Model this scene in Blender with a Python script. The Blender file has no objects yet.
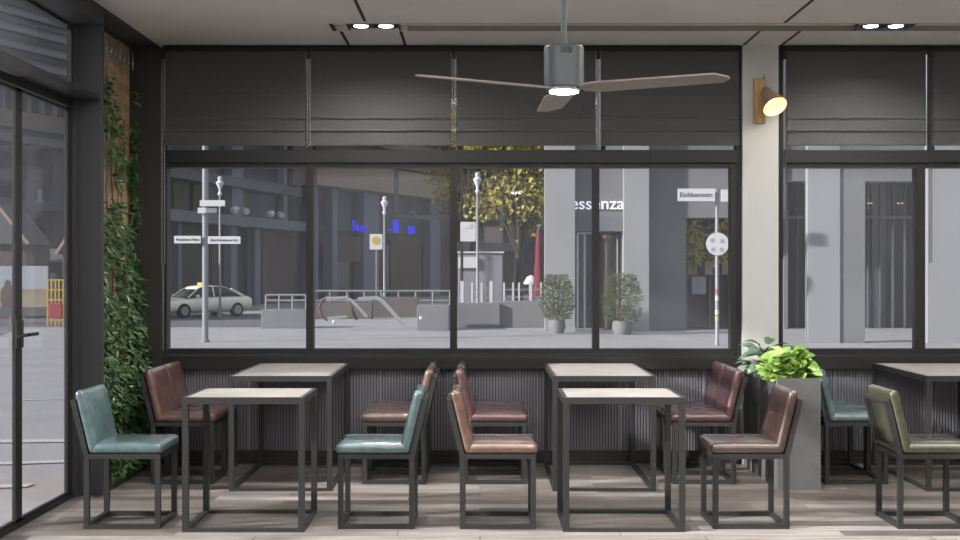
import bpy, bmesh, math, random
from mathutils import Vector, Matrix
random.seed(11)
C = bpy.context.scene.collection
PI = math.pi
F = 1260.0; CZ = 1.48

# ------------------------------------------------------------------ materials
def mat(name, col, rough=.6, metal=0., var=0., scale=8., bump=0., coat=0., spec=.5, stretch=(1, 1, 1)):
    m = bpy.data.materials.new(name); m.use_nodes = True
    n = m.node_tree.nodes; l = m.node_tree.links
    b = n['Principled BSDF']
    b.inputs['Base Color'].default_value = (*col, 1)
    b.inputs['Roughness'].default_value = rough
    b.inputs['Metallic'].default_value = metal
    b.inputs['Coat Weight'].default_value = coat
    b.inputs['Coat Roughness'].default_value = .25
    b.inputs['Specular IOR Level'].default_value = spec
    if var or bump:
        tc = n.new('ShaderNodeTexCoord'); mp = n.new('ShaderNodeMapping')
        mp.inputs['Scale'].default_value = stretch
        nz = n.new('ShaderNodeTexNoise'); nz.inputs['Scale'].default_value = scale; nz.inputs['Detail'].default_value = 5
        l.new(tc.outputs['Object'], mp.inputs[0]); l.new(mp.outputs[0], nz.inputs['Vector'])
        if var:
            r = n.new('ShaderNodeValToRGB')
            r.color_ramp.elements[0].position = .3; r.color_ramp.elements[1].position = .7
            r.color_ramp.elements[0].color = (*[max(0, c * (1 - var)) for c in col], 1)
            r.color_ramp.elements[1].color = (*[min(1, c * (1 + var)) for c in col], 1)
            l.new(nz.outputs['Fac'], r.inputs[0]); l.new(r.outputs[0], b.inputs['Base Color'])
        if bump:
            bp = n.new('ShaderNodeBump'); bp.inputs['Strength'].default_value = bump; bp.inputs['Distance'].default_value = .01
            l.new(nz.outputs['Fac'], bp.inputs['Height']); l.new(bp.outputs[0], b.inputs['Normal'])
    return m

def emis(name, col, s):
    m = bpy.data.materials.new(name); m.use_nodes = True
    b = m.node_tree.nodes['Principled BSDF']
    b.inputs['Base Color'].default_value = (*col, 1)
    b.inputs['Emission Color'].default_value = (*col, 1); b.inputs['Emission Strength'].default_value = s
    return m

def glassmat(name, haze=.05, tint=(.93, .94, .96), refl=.012):
    m = bpy.data.materials.new(name); m.use_nodes = True
    n = m.node_tree.nodes; l = m.node_tree.links
    for x in list(n):
        if x.type != 'OUTPUT_MATERIAL': n.remove(x)
    out = [x for x in n if x.type == 'OUTPUT_MATERIAL'][0]
    t = n.new('ShaderNodeBsdfTransparent'); t.inputs[0].default_value = (*tint, 1)
    g = n.new('ShaderNodeBsdfGlossy'); g.inputs['Roughness'].default_value = .02
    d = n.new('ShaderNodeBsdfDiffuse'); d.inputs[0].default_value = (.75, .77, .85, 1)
    a = n.new('ShaderNodeMixShader'); a.inputs[0].default_value = haze  # diffuse share put into the pane lays a pale haze over the view
    b = n.new('ShaderNodeMixShader')
    lw = n.new('ShaderNodeLayerWeight'); lw.inputs[0].default_value = .3
    mm = n.new('ShaderNodeMath'); mm.operation = 'MULTIPLY_ADD'; mm.inputs[1].default_value = .18; mm.inputs[2].default_value = refl
    l.new(lw.outputs['Fresnel'], mm.inputs[0]); l.new(mm.outputs[0], b.inputs[0])
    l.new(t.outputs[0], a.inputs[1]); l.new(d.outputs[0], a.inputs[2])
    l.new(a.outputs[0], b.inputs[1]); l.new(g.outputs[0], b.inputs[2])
    l.new(b.outputs[0], out.inputs[0])
    return m

def plankmat():
    m = mat('floor_planks', (.3, .27, .25), .42)
    n = m.node_tree.nodes; l = m.node_tree.links; b = n['Principled BSDF']
    tc = n.new('ShaderNodeTexCoord')
    mp = n.new('ShaderNodeMapping'); l.new(tc.outputs['Object'], mp.inputs[0])
    br = n.new('ShaderNodeTexBrick'); l.new(mp.outputs[0], br.inputs['Vector'])
    br.offset = .37; br.inputs['Scale'].default_value = 1
    br.inputs['Brick Width'].default_value = 1.25; br.inputs['Row Height'].default_value = .135
    br.inputs['Mortar Size'].default_value = .0035; br.inputs['Bias'].default_value = 0
    br.inputs['Color1'].default_value = (0, 0, 0, 1); br.inputs['Color2'].default_value = (1, 1, 1, 1)
    br.inputs['Mortar'].default_value = (.1, .1, .1, 1)
    r = n.new('ShaderNodeValToRGB')
    e = r.color_ramp.elements
    e[0].color = (.125, .105, .095, 1); e[1].color = (.46, .43, .405, 1)
    q = e.new(.5); q.color = (.27, .24, .222, 1)
    l.new(br.outputs['Color'], r.inputs[0])
    mp2 = n.new('ShaderNodeMapping'); mp2.inputs['Scale'].default_value = (.9, 13, 1); l.new(tc.outputs['Object'], mp2.inputs[0])
    nz = n.new('ShaderNodeTexNoise'); nz.inputs['Scale'].default_value = 2.4; nz.inputs['Detail'].default_value = 8; nz.inputs['Roughness'].default_value = .65
    l.new(mp2.outputs[0], nz.inputs['Vector'])
    r2 = n.new('ShaderNodeValToRGB'); r2.color_ramp.elements[0].position = .32; r2.color_ramp.elements[1].position = .68
    r2.color_ramp.elements[0].color = (.42, .40, .39, 1); r2.color_ramp.elements[1].color = (1.12, 1.12, 1.12, 1)
    l.new(nz.outputs['Fac'], r2.inputs[0])
    mx = n.new('ShaderNodeMix'); mx.data_type = 'RGBA'; mx.blend_type = 'MULTIPLY'; mx.inputs[0].default_value = 1
    l.new(r.outputs[0], mx.inputs[6]); l.new(r2.outputs[0], mx.inputs[7])
    mx2 = n.new('ShaderNodeMix'); mx2.data_type = 'RGBA'; mx2.inputs[7].default_value = (.07, .06, .055, 1)
    l.new(br.outputs['Fac'], mx2.inputs[0]); l.new(mx.outputs[2], mx2.inputs[6])
    l.new(mx2.outputs[2], b.inputs['Base Color'])
    bp = n.new('ShaderNodeBump'); bp.inputs['Strength'].default_value = .15; bp.inputs['Distance'].default_value = .004
    l.new(nz.outputs['Fac'], bp.inputs['Height']); l.new(bp.outputs[0], b.inputs['Normal'])
    return m

def brickmat():
    m = mat('red_brick', (.2, .12, .07), .85)
    n = m.node_tree.nodes; l = m.node_tree.links; b = n['Principled BSDF']
    tc = n.new('ShaderNodeTexCoord'); sp = n.new('ShaderNodeSeparateXYZ'); cb = n.new('ShaderNodeCombineXYZ')
    l.new(tc.outputs['Object'], sp.inputs[0]); l.new(sp.outputs['Y'], cb.inputs['X']); l.new(sp.outputs['Z'], cb.inputs['Y'])
    br = n.new('ShaderNodeTexBrick'); l.new(cb.outputs[0], br.inputs['Vector'])
    br.inputs['Scale'].default_value = 1; br.inputs['Brick Width'].default_value = .21; br.inputs['Row Height'].default_value = .07
    br.inputs['Mortar Size'].default_value = .008
    br.inputs['Color1'].default_value = (.36, .20, .10, 1); br.inputs['Color2'].default_value = (.50, .32, .18, 1)
    br.inputs['Mortar'].default_value = (.36, .30, .24, 1)
    l.new(br.outputs['Color'], b.inputs['Base Color'])
    bp = n.new('ShaderNodeBump'); bp.inputs['Strength'].default_value = .6; bp.inputs['Distance'].default_value = .01; bp.invert = True
    l.new(br.outputs['Fac'], bp.inputs['Height']); l.new(bp.outputs[0], b.inputs['Normal'])
    return m

def fabricmat():
    m = mat('blind_fabric', (.056, .057, .057), .75, var=.3, scale=60, bump=.2, stretch=(1, 1, 6))
    m.node_tree.nodes['Principled BSDF'].inputs['Sheen Weight'].default_value = .25
    return m

def leather(name, col):
    m = mat(name, col, .36, var=.3, scale=14, bump=.10, coat=1, spec=.6)
    m.node_tree.nodes['Principled BSDF'].inputs['Coat Roughness'].default_value = .14
    return m

def leafmat(name, a, b_, rough=.35):
    m = bpy.data.materials.new(name); m.use_nodes = True
    n = m.node_tree.nodes; l = m.node_tree.links; b = n['Principled BSDF']
    g = n.new('ShaderNodeNewGeometry'); r = n.new('ShaderNodeValToRGB')
    r.color_ramp.elements[0].color = (*a, 1); r.color_ramp.elements[1].color = (*b_, 1)
    l.new(g.outputs['Random Per Island'], r.inputs[0]); l.new(r.outputs[0], b.inputs['Base Color'])
    b.inputs['Roughness'].default_value = rough
    b.inputs['Subsurface Weight'].default_value = 0
    return m

M = {}
M['frame'] = mat('dark_window_frame', (.017, .0165, .0165), .5, spec=.35)
M['darkwall'] = mat('dark_brown_panel', (.024, .020, .017), .6)
M['column'] = mat('charcoal_paint', (.034, .034, .037), .6)
M['ceil'] = mat('ceiling_plaster', (.60, .585, .565), .85, var=.03, scale=2)
M['strip'] = mat('black_reveal', (.02, .018, .017), .7)
M['pier'] = mat('white_plaster', (.47, .485, .47), .85, var=.03, scale=3)
M['wall'] = mat('grey_plaster', (.42, .41, .39), .85)
M['floor'] = plankmat()
M['brick'] = brickmat()
M['rib'] = mat('ribbed_panel_paint', (.235, .235, .265), .45)
M['base'] = mat('dark_baseboard', (.03, .029, .028), .55)
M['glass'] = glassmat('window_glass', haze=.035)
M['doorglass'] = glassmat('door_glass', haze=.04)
M['fabric'] = fabricmat()
M['ribback'] = mat('ribbed_panel_grooves', (.085, .085, .095), .6)
M['bead'] = mat('steel_beads', (.35, .34, .33), .4, .6)
M['chain'] = mat('dark_bead_chain', (.07, .07, .07), .4)
M['metal'] = mat('powder_coated_steel', (.024, .025, .024), .5)
M['top'] = mat('bleached_wood_top', (.34, .318, .295), .5, var=.25, scale=4, stretch=(1, 5, 1))
M['concrete'] = mat('planter_concrete', (.088, .09, .088), .8, var=.12, scale=9, bump=.15)
M['soil'] = mat('soil', (.05, .035, .025), .95, var=.3, scale=40, bump=.5)
M['fan'] = mat('brushed_fan_steel', (.085, .10, .105), .45, .45)
M['blade'] = mat('fan_blade_wood', (.20, .175, .16), .5, var=.12, scale=6, stretch=(1, 8, 1))
M['lamp'] = emis('lamp_white', (1, .96, .92), 12)
M['warm'] = emis('lamp_warm', (1, .75, .42), 2.2)
M['chrome'] = mat('chrome', (.75, .75, .75), .15, 1)
M['black'] = mat('black_plastic', (.015, .015, .015), .5)
M['wood'] = mat('sconce_wood', (.46, .28, .12), .5, var=.25, scale=12, stretch=(4, 4, .6))
M['shade'] = mat('copper_brown_shade', (.34, .22, .14), .45, .15)
M['shade_in'] = mat('shade_inside', (.85, .68, .42), .6)
M['ivy'] = leafmat('ivy_leaves', (.02, .05, .016), (.09, .18, .055), .28)
M['lime'] = leafmat('lime_leaves', (.16, .32, .05), (.40, .55, .17), .35)
M['sage'] = leafmat('grey_green_leaves', (.07, .14, .08), (.26, .36, .26), .4)
M['stem'] = mat('plant_stem', (.12, .09, .05), .8)
M['clear'] = mat('pale_glass_drop', (.16, .19, .21), .15, .3)
# outdoors
M['plaza'] = mat('plaza_paving', (.31, .31, .325), .8, var=.1, scale=.6)
M['road'] = mat('asphalt', (0.124, 0.124, 0.136), .85, var=.08, scale=1.5)
M['line'] = mat('pale_paving_line', (.48, .48, .48), .8)
M['oconc'] = mat('pale_cladding', (0.285, 0.291, 0.304), .7, var=.06, scale=.5)
M['oconc2'] = mat('mid_cladding', (0.180, 0.183, 0.192), .7, var=.1, scale=.5)
M['dark'] = mat('dark_facade', (0.038, 0.039, 0.046), .5, var=.15, scale=.4)
M['dark2'] = mat('charcoal_facade', (0.071, 0.075, 0.086), .5, var=.15, scale=.4)
M['bluecol'] = mat('blue_grey_column', (0.160, 0.175, 0.220), .6)
M['ledge'] = mat('grey_canopy', (0.155, 0.161, 0.186), .6)
M['brown'] = mat('brown_cladding', (0.081, 0.053, 0.040), .7, var=.15, scale=.6)
M['tan'] = mat('tan_parapet', (0.260, 0.211, 0.149), .7, var=.08, scale=.3)
M['rough'] = mat('grey_brown_stone', (0.099, 0.087, 0.081), .8, var=.25, scale=.35)
M['shop'] = mat('shop_glass', (0.022, 0.026, 0.030), .12)
M['curtain'] = mat('olive_curtain', (0.099, 0.105, 0.037), .8, var=.3, scale=.8)
M['signwhite'] = mat('sign_white', (0.600, 0.600, 0.616), .5)
M['text'] = mat('sign_text', (0.074, 0.074, 0.087), .6)
M['pole'] = mat('galvanised_pole', (.24, .245, .265), .5, .2)
M['paint'] = mat('cream_car_paint', (.92, .89, .78), .3, coat=.6)
M['tyre'] = mat('tyre', (0.012, 0.012, 0.012), .8)
M['yellow'] = mat('yellow_paint', (0.520, 0.360, 0.048), .5)
M['red'] = mat('red_plastic', (0.310, 0.031, 0.037), .5)
M['maroon'] = mat('maroon_canvas', (0.136, 0.012, 0.028), .8)
M['blue'] = emis('blue_sign_letters', (.03, .03, .75), .8)
M['essenza'] = emis('white_sign_letters', (.95, .95, 1), .6)
M['roofred'] = mat('brown_roof_shingle', (0.105, 0.068, 0.056), .8, var=.2, scale=2)
M['roofgrey'] = mat('grey_roof', (0.087, 0.087, 0.087), .8)
M['banner'] = mat('pale_banner', (0.310, 0.335, 0.384), .7)
M['bannertan'] = mat('tan_banner_picture', (0.279, 0.236, 0.167), .7, var=.25, scale=1.2)
M['autumn'] = leafmat('autumn_leaves', (.10, .10, .015), (.42, .36, .05), .6)
M['shrub'] = leafmat('shrub_leaves', (.03, .06, .015), (.16, .2, .08), .6)
M['bark'] = mat('tree_bark', (0.043, 0.037, 0.031), .9)
M['winframe'] = mat('pale_window_band', (0.211, 0.223, 0.236), .6)
M['winglass'] = mat('green_grey_glass', (0.074, 0.093, 0.093), .2)

# ------------------------------------------------------------------ mesh tools
class MB:
    def __init__(s): s.b = bmesh.new()
    def box(s, x0, x1, y0, y1, z0, z1, bev=0):
        vs = [s.b.verts.new((x, y, z)) for x in (x0, x1) for y in (y0, y1) for z in (z0, z1)]
        fs = [s.b.faces.new([vs[i] for i in q]) for q in ((0, 1, 3, 2), (4, 6, 7, 5), (0, 4, 5, 1), (2, 3, 7, 6), (0, 2, 6, 4), (1, 5, 7, 3))]
        if bev:
            es = list({e for f in fs for e in f.edges})
            bmesh.ops.bevel(s.b, geom=es, offset=bev, segments=2, affect='EDGES', profile=.5)
        return s
    def obox(s, p, q, w, z0, z1, off=0):
        """upright slab from plan point p to q, thickness w to the camera side, shifted by off"""
        p = Vector(p[:2]); q = Vector(q[:2]); d = (q - p).normalized(); n = Vector((d.y, -d.x))
        if n.y > 0: n = -n
        if abs(n.y) < 1e-6 and n.x < 0: n = -n
        a = p + n * off; b = q + n * off; c = b + n * w; e = a + n * w
        lo = [s.b.verts.new((v.x, v.y, z0)) for v in (a, b, c, e)]
        hi = [s.b.verts.new((v.x, v.y, z1)) for v in (a, b, c, e)]
        s.b.faces.new(lo); s.b.faces.new(hi)
        for i in range(4): s.b.faces.new((lo[i], lo[(i + 1) % 4], hi[(i + 1) % 4], hi[i]))
        return s
    def beam(s, p, q, w, h=None, up=(0, 0, 1)):
        h = h or w; p = Vector(p); q = Vector(q); d = (q - p).normalized(); u = Vector(up)
        if abs(d.dot(u)) > .95: u = Vector((1, 0, 0))
        a = d.cross(u).normalized(); b = a.cross(d).normalized()
        r = []
        for c in (p, q):
            r.append([s.b.verts.new(c + a * (i * w / 2) + b * (j * h / 2)) for i, j in ((-1, -1), (1, -1), (1, 1), (-1, 1))])
        s.b.faces.new(r[0]); s.b.faces.new(r[1])
        for i in range(4): s.b.faces.new((r[0][i], r[0][(i + 1) % 4], r[1][(i + 1) % 4], r[1][i]))
        return s
    def tube(s, pts, rad, n=10, cap=True):
        pts = [Vector(p) for p in pts]
        rr = rad if isinstance(rad, (list, tuple)) else [rad] * len(pts)
        rings = []; prev = None
        for i, p in enumerate(pts):
            d = (pts[min(i + 1, len(pts) - 1)] - pts[max(i - 1, 0)]).normalized()
            if prev is None:
                u = Vector((0, 0, 1)) if abs(d.z) < .9 else Vector((1, 0, 0))
                a = d.cross(u).normalized()
            else: a = (prev - d * prev.dot(d)).normalized()
            prev = a; b = d.cross(a)
            rings.append([s.b.verts.new(p + (a * math.cos(t) + b * math.sin(t)) * rr[i]) for t in [2 * PI * k / n for k in range(n)]])
        for i in range(len(rings) - 1):
            for k in range(n): s.b.faces.new((rings[i][k], rings[i][(k + 1) % n], rings[i + 1][(k + 1) % n], rings[i + 1][k]))
        if cap: s.b.faces.new(rings[0]); s.b.faces.new(rings[-1])
        return s
    def lathe(s, prof, c=(0, 0, 0), axis=(0, 0, 1), n=24, closed=False):
        ax = Vector(axis).normalized(); q = ax.to_track_quat('Z', 'Y'); c = Vector(c)
        rings = [[s.b.verts.new(c + q @ Vector((r * math.cos(2 * PI * k / n), r * math.sin(2 * PI * k / n), z))) for k in range(n)] for r, z in prof]
        m = len(rings)
        for i in range(m if closed else m - 1):
            for k in range(n): s.b.faces.new((rings[i][k], rings[i][(k + 1) % n], rings[(i + 1) % m][(k + 1) % n], rings[(i + 1) % m][k]))
        if not closed:
            if prof[0][0] > 1e-4: s.b.faces.new(rings[0])
            if prof[-1][0] > 1e-4: s.b.faces.new(rings[-1])
        return s
    def leaf(s, p, d, up, ln, w, droop=.3, seg=3):
        p = Vector(p); d = Vector(d).normalized(); up = Vector(up)
        a = d.cross(up)
        if a.length < .05: a = Vector((1, 0, 0))
        a.normalize(); nn = a.cross(d)
        rows = []
        for i in range(seg + 1):
            t = i / seg; c = p + d * (ln * t) - Vector((0, 0, 1)) * (droop * ln * t * t)
            ww = w * .5 * math.sin(PI * min(1, .12 + t * .88)) ** .8 if i < seg else 0
            rows.append((c, ww))
        pv = None
        for c, ww in rows:
            if ww > 1e-4: cur = [s.b.verts.new(c - a * ww + nn * ww * .35), s.b.verts.new(c), s.b.verts.new(c + a * ww + nn * ww * .35)]
            else:
                v = s.b.verts.new(c); cur = [v, v, v]
            if pv:
                for k in (0, 1):
                    f = []
                    for v in (pv[k], pv[k + 1], cur[k + 1], cur[k]):
                        if v not in f: f.append(v)
                    if len(f) > 2: s.b.faces.new(f)
            pv = cur
        return s
    def build(s, name, m, parent=None, smooth=False, fix=True):
        if fix: bmesh.ops.recalc_face_normals(s.b, faces=s.b.faces[:])
        me = bpy.data.meshes.new(name); s.b.to_mesh(me); s.b.free()
        me.materials.append(m)
        if smooth:
            me.polygons.foreach_set('use_smooth', [True] * len(me.polygons))
            try: me.set_sharp_from_angle(angle=math.radians(38))
            except Exception: pass
        o = bpy.data.objects.new(name, me); C.objects.link(o)
        if parent: o.parent = parent; o.matrix_parent_inverse = Matrix.Identity(4)
        return o

def tag(o, label, cat, group=None, kind=None):
    if label: o['label'] = label
    if cat: o['category'] = cat
    if group: o['group'] = group
    if kind: o['kind'] = kind
    return o
def thing(name, label, cat, loc=(0, 0, 0), rz=0, group=None):
    o = bpy.data.objects.new(name, None); C.objects.link(o); o.empty_display_size = .1
    o.location = loc; o.rotation_euler = (0, 0, rz)
    return tag(o, label, cat, group)
def st(o, label=None):
    o['kind'] = 'structure'
    if label: o['label'] = label
    return o
def sroot(name):
    o = bpy.data.objects.new(name, None); C.objects.link(o); return st(o)
def dup(root, label, loc, rz=0, swap=None):
    r = root.copy(); C.objects.link(r); r.location = loc; r.rotation_euler = (0, 0, rz); r['label'] = label
    for ch in list(root.children):
        c = ch.copy(); C.objects.link(c); c.parent = r
        if swap and ch.name.split('.')[0] in swap:
            c.data = swap[ch.name.split('.')[0]]
        for g in ch.children:
            d = g.copy(); C.objects.link(d); d.parent = c
    return r

def text_mesh(txt, size, ext, m, name, parent, loc, rot, sx=1, spacing=1):
    cu = bpy.data.curves.new(name, 'FONT'); cu.body = txt; cu.size = size; cu.extrude = ext
    cu.align_x = 'CENTER'; cu.align_y = 'CENTER'; cu.space_character = spacing
    t = bpy.data.objects.new(name, cu); C.objects.link(t)
    dg = bpy.context.evaluated_depsgraph_get()
    me = bpy.data.meshes.new_from_object(t.evaluated_get(dg)); bpy.data.objects.remove(t)
    me.materials.clear(); me.materials.append(m)
    o = bpy.data.objects.new(name, me); C.objects.link(o); o.location = loc; o.rotation_euler = rot; o.scale = (sx, 1, 1)
    if parent: o.parent = parent
    return o

def X(px, Y): return (px - 480) * Y / F
def Z(py, Y): return CZ - (py - 270) * Y / F
def gz(Y):
    return -.06 if Y < 12 else (-.7 if Y > 30 else -.06 - .64 * (Y - 12) / 18)

# ------------------------------------------------------------------ camera, light
cam = bpy.data.cameras.new('camera'); co = bpy.data.objects.new('camera', cam); C.objects.link(co)
cam.lens = 36 * F / 960; cam.sensor_width = 36; cam.clip_end = 400
co.location = (0, 0, CZ); co.rotation_euler = (PI / 2, 0, 0)
sc = bpy.context.scene; sc.camera = co
sc.view_settings.view_transform = 'Standard'; sc.view_settings.look = 'None'
sc.view_settings.gamma = 1; sc.view_settings.use_curve_mapping = False
sc.view_settings.exposure = 0.0
w = bpy.data.worlds.new('sky'); sc.world = w; w.use_nodes = True
bg = w.node_tree.nodes['Background']; bg.inputs[0].default_value = (.88, .92, 1, 1); bg.inputs[1].default_value = .62

def light(name, typ, loc, energy, col=(1, 1, 1), rot=(0, 0, 0), **k):
    d = bpy.data.lights.new(name, typ); d.energy = energy; d.color = col
    for a, v in k.items(): setattr(d, a, v)
    o = bpy.data.objects.new(name, d); C.objects.link(o); o.location = loc; o.rotation_euler = rot
    return o
sd = Vector((.85, .34, -.37)).normalized()
light('sun', 'SUN', (-20, 0, 12), 8.0, (1, .95, .88), sd.to_track_quat('-Z', 'Y').to_euler(), angle=.03)

# ------------------------------------------------------------------ room shell
RX0, RX1, RY0, RY1, H = -2.66, 5.6, -1.5, 9.63, 3.197
st(MB().box(RX0 - .06, RX1, RY0, RY1 + .12, -.05, 0).build('floor', M['floor']))
g = MB()
g.box(RX0 + .2, RX1, RY0, 8.78, H, H + .1)
g.box(RX0 + .2, RX1, 9.04, RY1 + .12, H, H + .1)
g.box(RX0 + .2, -1.06, 8.78, 9.04, H, H + .1)
g.box(-1.06, RX1, 8.78, 9.04, H + .035, H + .1)
st(g.build('ceiling', M['ceil']))
st(MB().box(RX0 - .1, RX0 + .2, 8.25, RY1 + .12, 3.17, H + .1).box(RX0 - .1, RX0 + .2, RY0, 8.25, 3.08, H + .1).build('trim_1', M['column']))
# ceiling reveals (thin black shadow gaps)
def cpt(px, py): Y = (H - CZ) * F / (270 - py); return (X(px, Y), Y)
g = MB()
for x, y0, y1 in ((-.794, 8.68, 5.0), (-1.0, 9.07, 9.62), (-.57, 9.06, 9.62), (2.115, 8.74, 5.0), (2.01, 9.06, 9.62), (2.30, 9.06, 9.62)):
    g.box(x - .011, x + .011, min(y0, y1), max(y0, y1), H - .003, H + .004)
g.box(-1.055, -1.03, 8.78, 9.04, H - .003, H + .004)
st(g.build('trim_2', M['strip']))
st(MB().box(-.52, RX1, 8.776, 8.786, H - .002, H + .034).box(-.52, RX1, 9.034, 9.044, H - .002, H + .034).build('trim_7', mat('groove_edge', (.22, .21, .2), .7)))
st(MB().box(RX0 - .1, RX1, RY0 - .12, RY0, 0, H + .1).build('wall_rear', M['wall']))
st(MB().box(RX1, RX1 + .12, RY0 - .12, RY1 + .12, 0, H + .1).build('wall_right', M['wall']))
st(MB().box(RX0 - .04, RX0, 8.30, RY1 + .12, 0, 3.17).build('wall_left', M['brick']))
WX0, WX1 = -2.424, 1.992
PX0, PX1 = 2.0, 2.275
VX0, VX1 = 2.285, 5.6
st(MB().box(RX0, WX0, 9.56, 9.74, 0, 3.17).build('wall_back', M['darkwall']))
st(MB().box(PX0, PX1, 9.60, 9.75, 0, H).build('wall_pier', M['pier']))
def wz(py): return CZ - (py - 270) / 130.84
# bank 1 and 2
def px2x(px): return (px - 480) / 130.84
def bank(name, x0, x1, mull, upm, dado):
    r = sroot(name)
    f = MB()
    f.box(x0, x1, 9.63, 9.75, wz(52), wz(45) )
    f.box(x0, x0 + .03, 9.63, 9.75, wz(370), wz(52)); f.box(x1 - .03, x1, 9.63, 9.75, wz(370), wz(52))
    f.build('outer_frame', M['frame'], r)
    t = MB(); t.box(x0 + .03, x1 - .03, 9.62, 9.75, wz(163), wz(150), .004); t.box(x0 + .03, x1 - .03, 9.64, 9.74, wz(167.5), wz(163.6)); t.build('transom', M['frame'], r)
    s = MB(); s.box(x0 + .03, x1 - .03, 9.64, 9.75, wz(355), wz(349)); s.box(x0, x1, 9.605, 9.75, wz(369), wz(356), .005); s.build('sill', M['frame'], r)
    edges = []
    for a, b in mull:
        MB().box(px2x(a), px2x(b), 9.635, 9.745, wz(349), wz(167.5)).build('mullion', M['frame'], r)
    for a in upm:
        MB().box(px2x(a), px2x(a + 4), 9.66, 9.74, wz(150), wz(52)).build('mullion', M['frame'], r)
    ed = [x0 + .03] + [v for a, b in mull for v in (px2x(a), px2x(b))] + [x1 - .03]
    for i in range(0, len(ed), 2):
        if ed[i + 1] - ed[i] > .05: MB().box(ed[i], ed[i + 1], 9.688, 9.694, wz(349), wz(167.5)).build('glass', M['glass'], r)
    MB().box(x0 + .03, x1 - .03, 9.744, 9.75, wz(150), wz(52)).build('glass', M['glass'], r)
    return r
bank('window_1', WX0, WX1, [(306, 313), (450, 457), (593, 599.5), (731, 738)], [312, 457, 602], None)
bank('window_2', VX0, VX1, [(917, 925.5), (1061, 1068)], [932, 1075], None)
# first-pane inner jambs
# ribbed dado
def dado(name, x0, x1):
    st(MB().box(x0, x1, 9.69, 9.75, .0, wz(369)).build('wall_back', M['ribback'])); g = MB()
    n = int((x1 - x0) / .0222)
    for i in range(n):
        c = x0 + (i + .5) * (x1 - x0) / n
        vs = []
        for (dx, y) in ((-.0065, 9.69), (-.005, 9.674), (.005, 9.674), (.0065, 9.69)):
            vs.append((g.b.verts.new((c + dx, y, wz(451))), g.b.verts.new((c + dx, y, wz(369)))))
        for k in range(3): g.b.faces.new((vs[k][0], vs[k + 1][0], vs[k + 1][1], vs[k][1]))
    st(g.build(name, M['rib'], fix=False))
dado('trim_3', WX0, WX1); dado('trim_4', VX0, VX1)
st(MB().box(WX0, WX1, 9.655, 9.69, 0, wz(451)).box(VX0, VX1, 9.655, 9.69, 0, wz(451)).box(WX0, WX1, 9.64, 9.69, 0, wz(458)).box(VX0, VX1, 9.64, 9.69, 0, wz(458)).build('baseboard_back', M['base']))
# light upright joints of the ribbed panels
g = MB()
for px in (248, 380, 538, 621.5, 705, 836, 955):
    if WX0 < px2x(px) < WX1 or px2x(px) > VX0: g.box(px2x(px) - .005, px2x(px) + .005, 9.670, 9.675, wz(451), wz(369))
st(g.build('trim_5', mat('joint_strip', (.3, .3, .33), .4)))
# left column and plinth
st(MB().box(-2.70, -2.476, 8.25, 8.30, 0, 3.17, .004).box(RX0, RX0 + .03, 8.2, 8.25, 0, 3.08).build('trim_6', M['column']))
st(MB().box(RX0, -2.476, 8.30, 9.56, 0, .075).build('baseboard_left', M['base']))
# left glazing
r = sroot('window_3')
f = MB(); f.box(-2.72, -2.485, RY0, 8.25, 2.588, 2.622, .003); f.box(-2.72, -2.66, RY0, 8.25, 3.06, 3.08)
f.box(-2.72, -2.655, RY0, 8.25, 2.54, 2.588); f.build('transom', M['frame'], r)
MB().box(-2.68, -2.655, 8.17, 8.25, 0, 2.54).box(-2.68, -2.65, 8.17, 8.25, 2.62, 3.08).build('jamb', M['frame'], r)
MB().box(-2.69, -2.645, RY0, 8.17, -.04, .025).build('threshold', M['frame'], r)
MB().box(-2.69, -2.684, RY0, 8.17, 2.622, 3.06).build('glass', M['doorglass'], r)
MB().box(-2.72, -2.66, 4.8, 4.88, 2.622, 3.06).build('mullion', M['frame'], r)
bl = MB()
def door(name, y0, y1, handle_y):
    r = sroot(name)
    MB().box(-2.682, -2.66, y0, y0 + .055, .025, 2.53).box(-2.682, -2.66, y1 - .04, y1, .025, 2.53).box(-2.682, -2.66, y0, y1, .025, .045).box(-2.682, -2.66, y0, y1, 2.51, 2.53).build('door_frame', M['frame'], r)
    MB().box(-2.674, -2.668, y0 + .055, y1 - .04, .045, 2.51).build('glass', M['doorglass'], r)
    if handle_y:
        s = 1 if handle_y < (y0 + y1) / 2 else -1
        h = MB().box(-2.66, -2.648, handle_y - .022, handle_y + .022, 1.03, 1.19, .003)
        h.beam((-2.648, handle_y, 1.105), (-2.60, handle_y, 1.105), .016).beam((-2.607, handle_y - s * .01, 1.105), (-2.607, handle_y + s * .13, 1.105), .018)
        h.build('door_handle', M['black'], r)
    return r
door('door_1', 7.265, 8.168, 7.293)
d2 = door('door_2', 6.36, 7.262, 7.234)
MB().box(-2.56, -2.472, 6.35, 6.92, 2.545, 2.60, .004).build('door_closer', M['black'], d2)
MB().box(-2.71, -2.66, 6.28, 6.35, 0, 2.54).build('mullion', M['frame'], r)
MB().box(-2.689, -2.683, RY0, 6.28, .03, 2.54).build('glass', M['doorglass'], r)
for yy in (4.4, 2.5, .6): MB().box(-2.72, -2.66, yy, yy + .07, .02, 2.54).build('mullion', M['frame'], r)

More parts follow.
